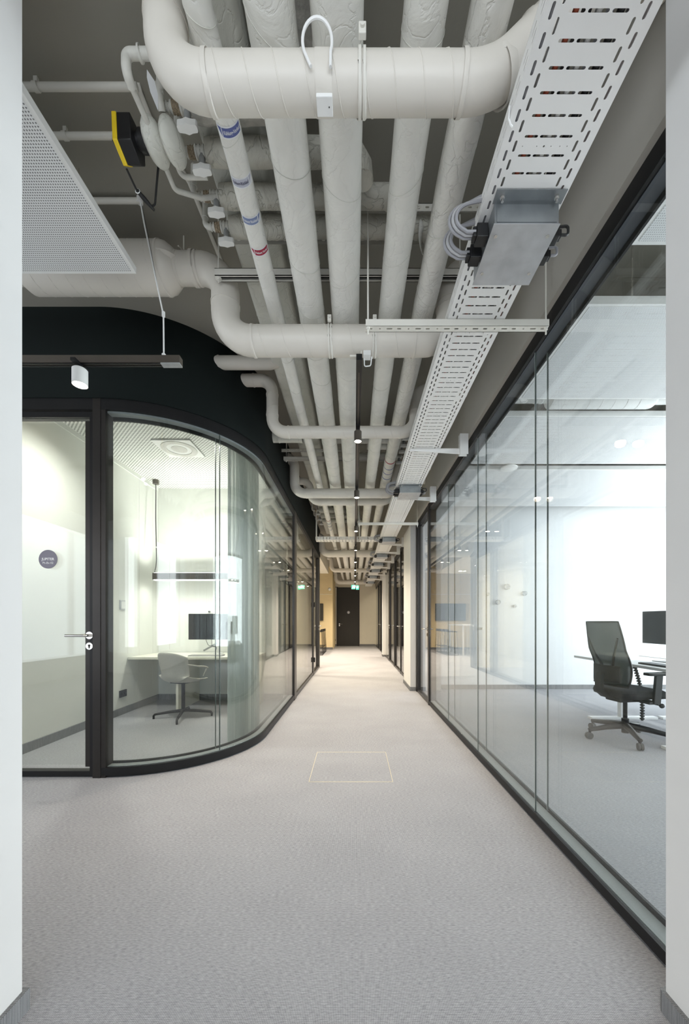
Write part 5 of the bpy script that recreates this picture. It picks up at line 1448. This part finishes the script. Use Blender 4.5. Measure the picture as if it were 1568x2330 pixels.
for s in (-1, 1):
    ar = MB().prism([(0.02, 0.40), (0.09, 0.40), (0.115, 0.66), (0.045, 0.66)], s * 0.275 - 0.014, s * 0.275 + 0.014, lambda u, v, h: (u, h, v)).build('arm_post', 'black_plastic', t, bevel=0.004)
    MB().box(-0.02, 0.09, min(s*0.1, s*0.28), max(s*0.1, s*0.28), 0.395, 0.415).build('arm_bracket', 'black_plastic', ar, False)
    MB().prism([(-0.07, -0.03), (-0.05, -0.045), (0.16, -0.045), (0.19, -0.03), (0.19, 0.03), (0.16, 0.045), (-0.05, 0.045), (-0.07, 0.03)], 0.66, 0.685, lambda u, v, h: (u + 0.02, s * 0.275 + v, h)).build('arm_pad', 'black_plastic', ar, bevel=0.005)
MB().cyl((0.10, -0.10, 0.385), (0.13, -0.24, 0.375), 0.006, 8).sphere((0.135, -0.255, 0.374), 0.024, 0.02, 0.022, 14, 10).build('lever', 'black_plastic', t)
t.location = (2.67, 3.68, 0); t.rotation_euler = (0, 0, rad(8))

# ================================================================== FAR LOUNGE
t = thing('wall_screen', 'flat black television on the straw-coloured lounge wall', 'television', (-1.9, 15.5, 1.2))
MB().box(-2.55, -1.285, 15.50, 15.54, 1.20, 1.91).build('screen_panel', 'screen_black', t, False, bevel=0.004)
MB().box(-2.2, -1.6, 15.54, 15.57, 1.4, 1.7).build('wall_mount', 'black_metal', t, False)
def stool(y, k):
    t = thing('bar_stool', ORD[k] + ' black wire-frame bar stool from the television wall', 'stool', (-1.28, y, 0), 'bar stools in the lounge')
    x = -1.28; h = 0.80
    MB().prism([(-0.17, -0.15), (-0.15, -0.17), (0.15, -0.17), (0.17, -0.15), (0.17, 0.15), (0.15, 0.17), (-0.15, 0.17), (-0.17, 0.15)], h, h + 0.025, lambda u, v, w: (x + u, y + v, w)).build('seat', 'black_metal', t, bevel=0.004)
    MB().box(x + 0.13, x + 0.165, y - 0.16, y + 0.16, h + 0.025, h + 0.09).build('low_back', 'black_metal', t, False)
    for sx in (-1, 1):
        for sy in (-1, 1): MB().cyl((x + sx * 0.15, y + sy * 0.14, h), (x + sx * 0.20, y + sy * 0.17, 0.008), 0.007, 8).build('leg', 'black_metal', t)
    for sy in (-1, 1):
        MB().cyl((x - 0.20, y + sy * 0.17, 0.008), (x + 0.20, y + sy * 0.17, 0.008), 0.007, 8).build('sled_bar', 'black_metal', t)
        MB().cyl((x - 0.186, y + sy * 0.162, 0.25), (x + 0.186, y + sy * 0.162, 0.25), 0.006, 8).build('foot_rest', 'black_metal', t)
for k, y in enumerate((14.45, 13.95, 13.45, 12.95)): stool(y, k)
t = thing('high_table', 'white high table behind the bar stools in the lounge', 'table', (-2.1, 13.7, 0))
MB().box(-2.5, -1.6, 12.7, 14.7, 1.02, 1.06).build('table_top', 'desk_white', t, False)
for y in (12.8, 14.6):
    for x in (-2.45, -1.65): MB().box(x - 0.025, x + 0.025, y - 0.025, y + 0.025, 0, 1.02).build('leg', 'white_plastic', t, False)

# ---- fill lamps added to brighten the rooms beside the corridor
t = thing('pendant_lamp', 'added white linear fill pendant over the second office desk', 'lamp', (4.15, 4.05, 2.0))  # added lamp, hidden behind the jamb, lifts the office sails
MB().box(4.10, 4.20, 3.35, 4.75, 2.03, 2.09).build('lamp_bar', 'white_plastic', t, False)
MB().box(4.11, 4.19, 3.36, 4.74, 2.025, 2.03).build('light_strip', 'led_strip', t, False)
MB().box(4.11, 4.19, 3.36, 4.74, 2.09, 2.093).build('up_light_strip', 'led_strip', t, False)
for y in (3.45, 4.58): MB().cyl((4.15, y, 2.09), (4.15, y, 3.05), 0.0012, 5).build('suspension_wire', 'steel', t)
for nm, rot, z, pw in (('lamp_light_down', (0, 0, 0), 2.02, 14), ('lamp_light_up', (PI, 0, 0), 2.10, 14)):
    a = area_light(nm, (4.15, 4.05, z), rot, 0.08, 1.36, pw, (0.97, 0.98, 1.0)); attach(a, t)
def downlight(x, y, z, power, label, group, col=WARM):  # added fill lamp in the form of a ceiling downlight
    t = thing('added_downlight', label, 'lamp', (x, y, z), group)
    MB().lathe((x, y, z - 0.005), [(0.055, 0.004), (0.055, 0.0), (0.07, 0.0), (0.07, 0.005)], 'z', 24, False).build('trim_ring', 'white_plastic', t)
    MB().cyl((x, y, z - 0.003), (x, y, z - 0.0002), 0.054, 24).build('lens', 'lamp_glow', t)
    d = bpy.data.lights.new('spot_beam', 'SPOT'); d.energy = power; d.color = col; d.spot_size = rad(150); d.spot_blend = 1.0; d.shadow_soft_size = 0.05
    o = bpy.data.objects.new('spot_beam', d); COL.objects.link(o); o.location = (x, y, z - 0.02); attach(o, t)
for i, y in enumerate((10.6, 12.0, 13.3)):  # added to brighten the lounge and its back wall
    downlight(-1.7, y, 2.96, 200, ORD[2 - i] + ' added fill downlight of the lounge drop ceiling from the television wall', 'added fill downlights in the lounge')
for i, y in enumerate((6.5, 8.4)):  # added because the second booth came out too dark
    downlight(-1.9, y, 2.98, 300, ORD[i] + ' added fill downlight of the second booth from the phone booth wall', 'added fill downlights in the second booth')

# sheer curtain of the second booth
t = thing('curtain', 'pale sheer curtain drawn along the glass of the second booth', 'curtain', (-1.12, 6.9, 0))
rows = []
for k in range(7):
    z = 0.02 + 2.92 * k / 6
    rows.append([(-1.13 + 0.035 * math.sin(i / 150 * 16 * 2 * PI) * (1.1 - 0.06 * k), 5.75 + 1.35 * i / 150, z) for i in range(151)])
MB().grid(rows).build('fabric', 'curtain', t)
MB().cyl((-1.13, 5.7, 2.96), (-1.13, 9.3, 2.96), 0.01, 8).build('curtain_rail', 'white_plastic', t)

downlight(-2.25, 3.35, 3.12, 115, 'added fill downlight in the perforated phone booth ceiling near its door', None, (1.0, 0.97, 0.90))  # added out of view to brighten the booth floor and side wall
for i, y in enumerate((8.3, 10.4, 14.2, 16.2)):  # added fill for the dark rooms past the pier
    downlight(2.1, y, CEIL, 150, ORD[i] + ' added ceiling fill downlight of the rooms behind the white pier', 'added fill downlights in the rooms behind the pier')
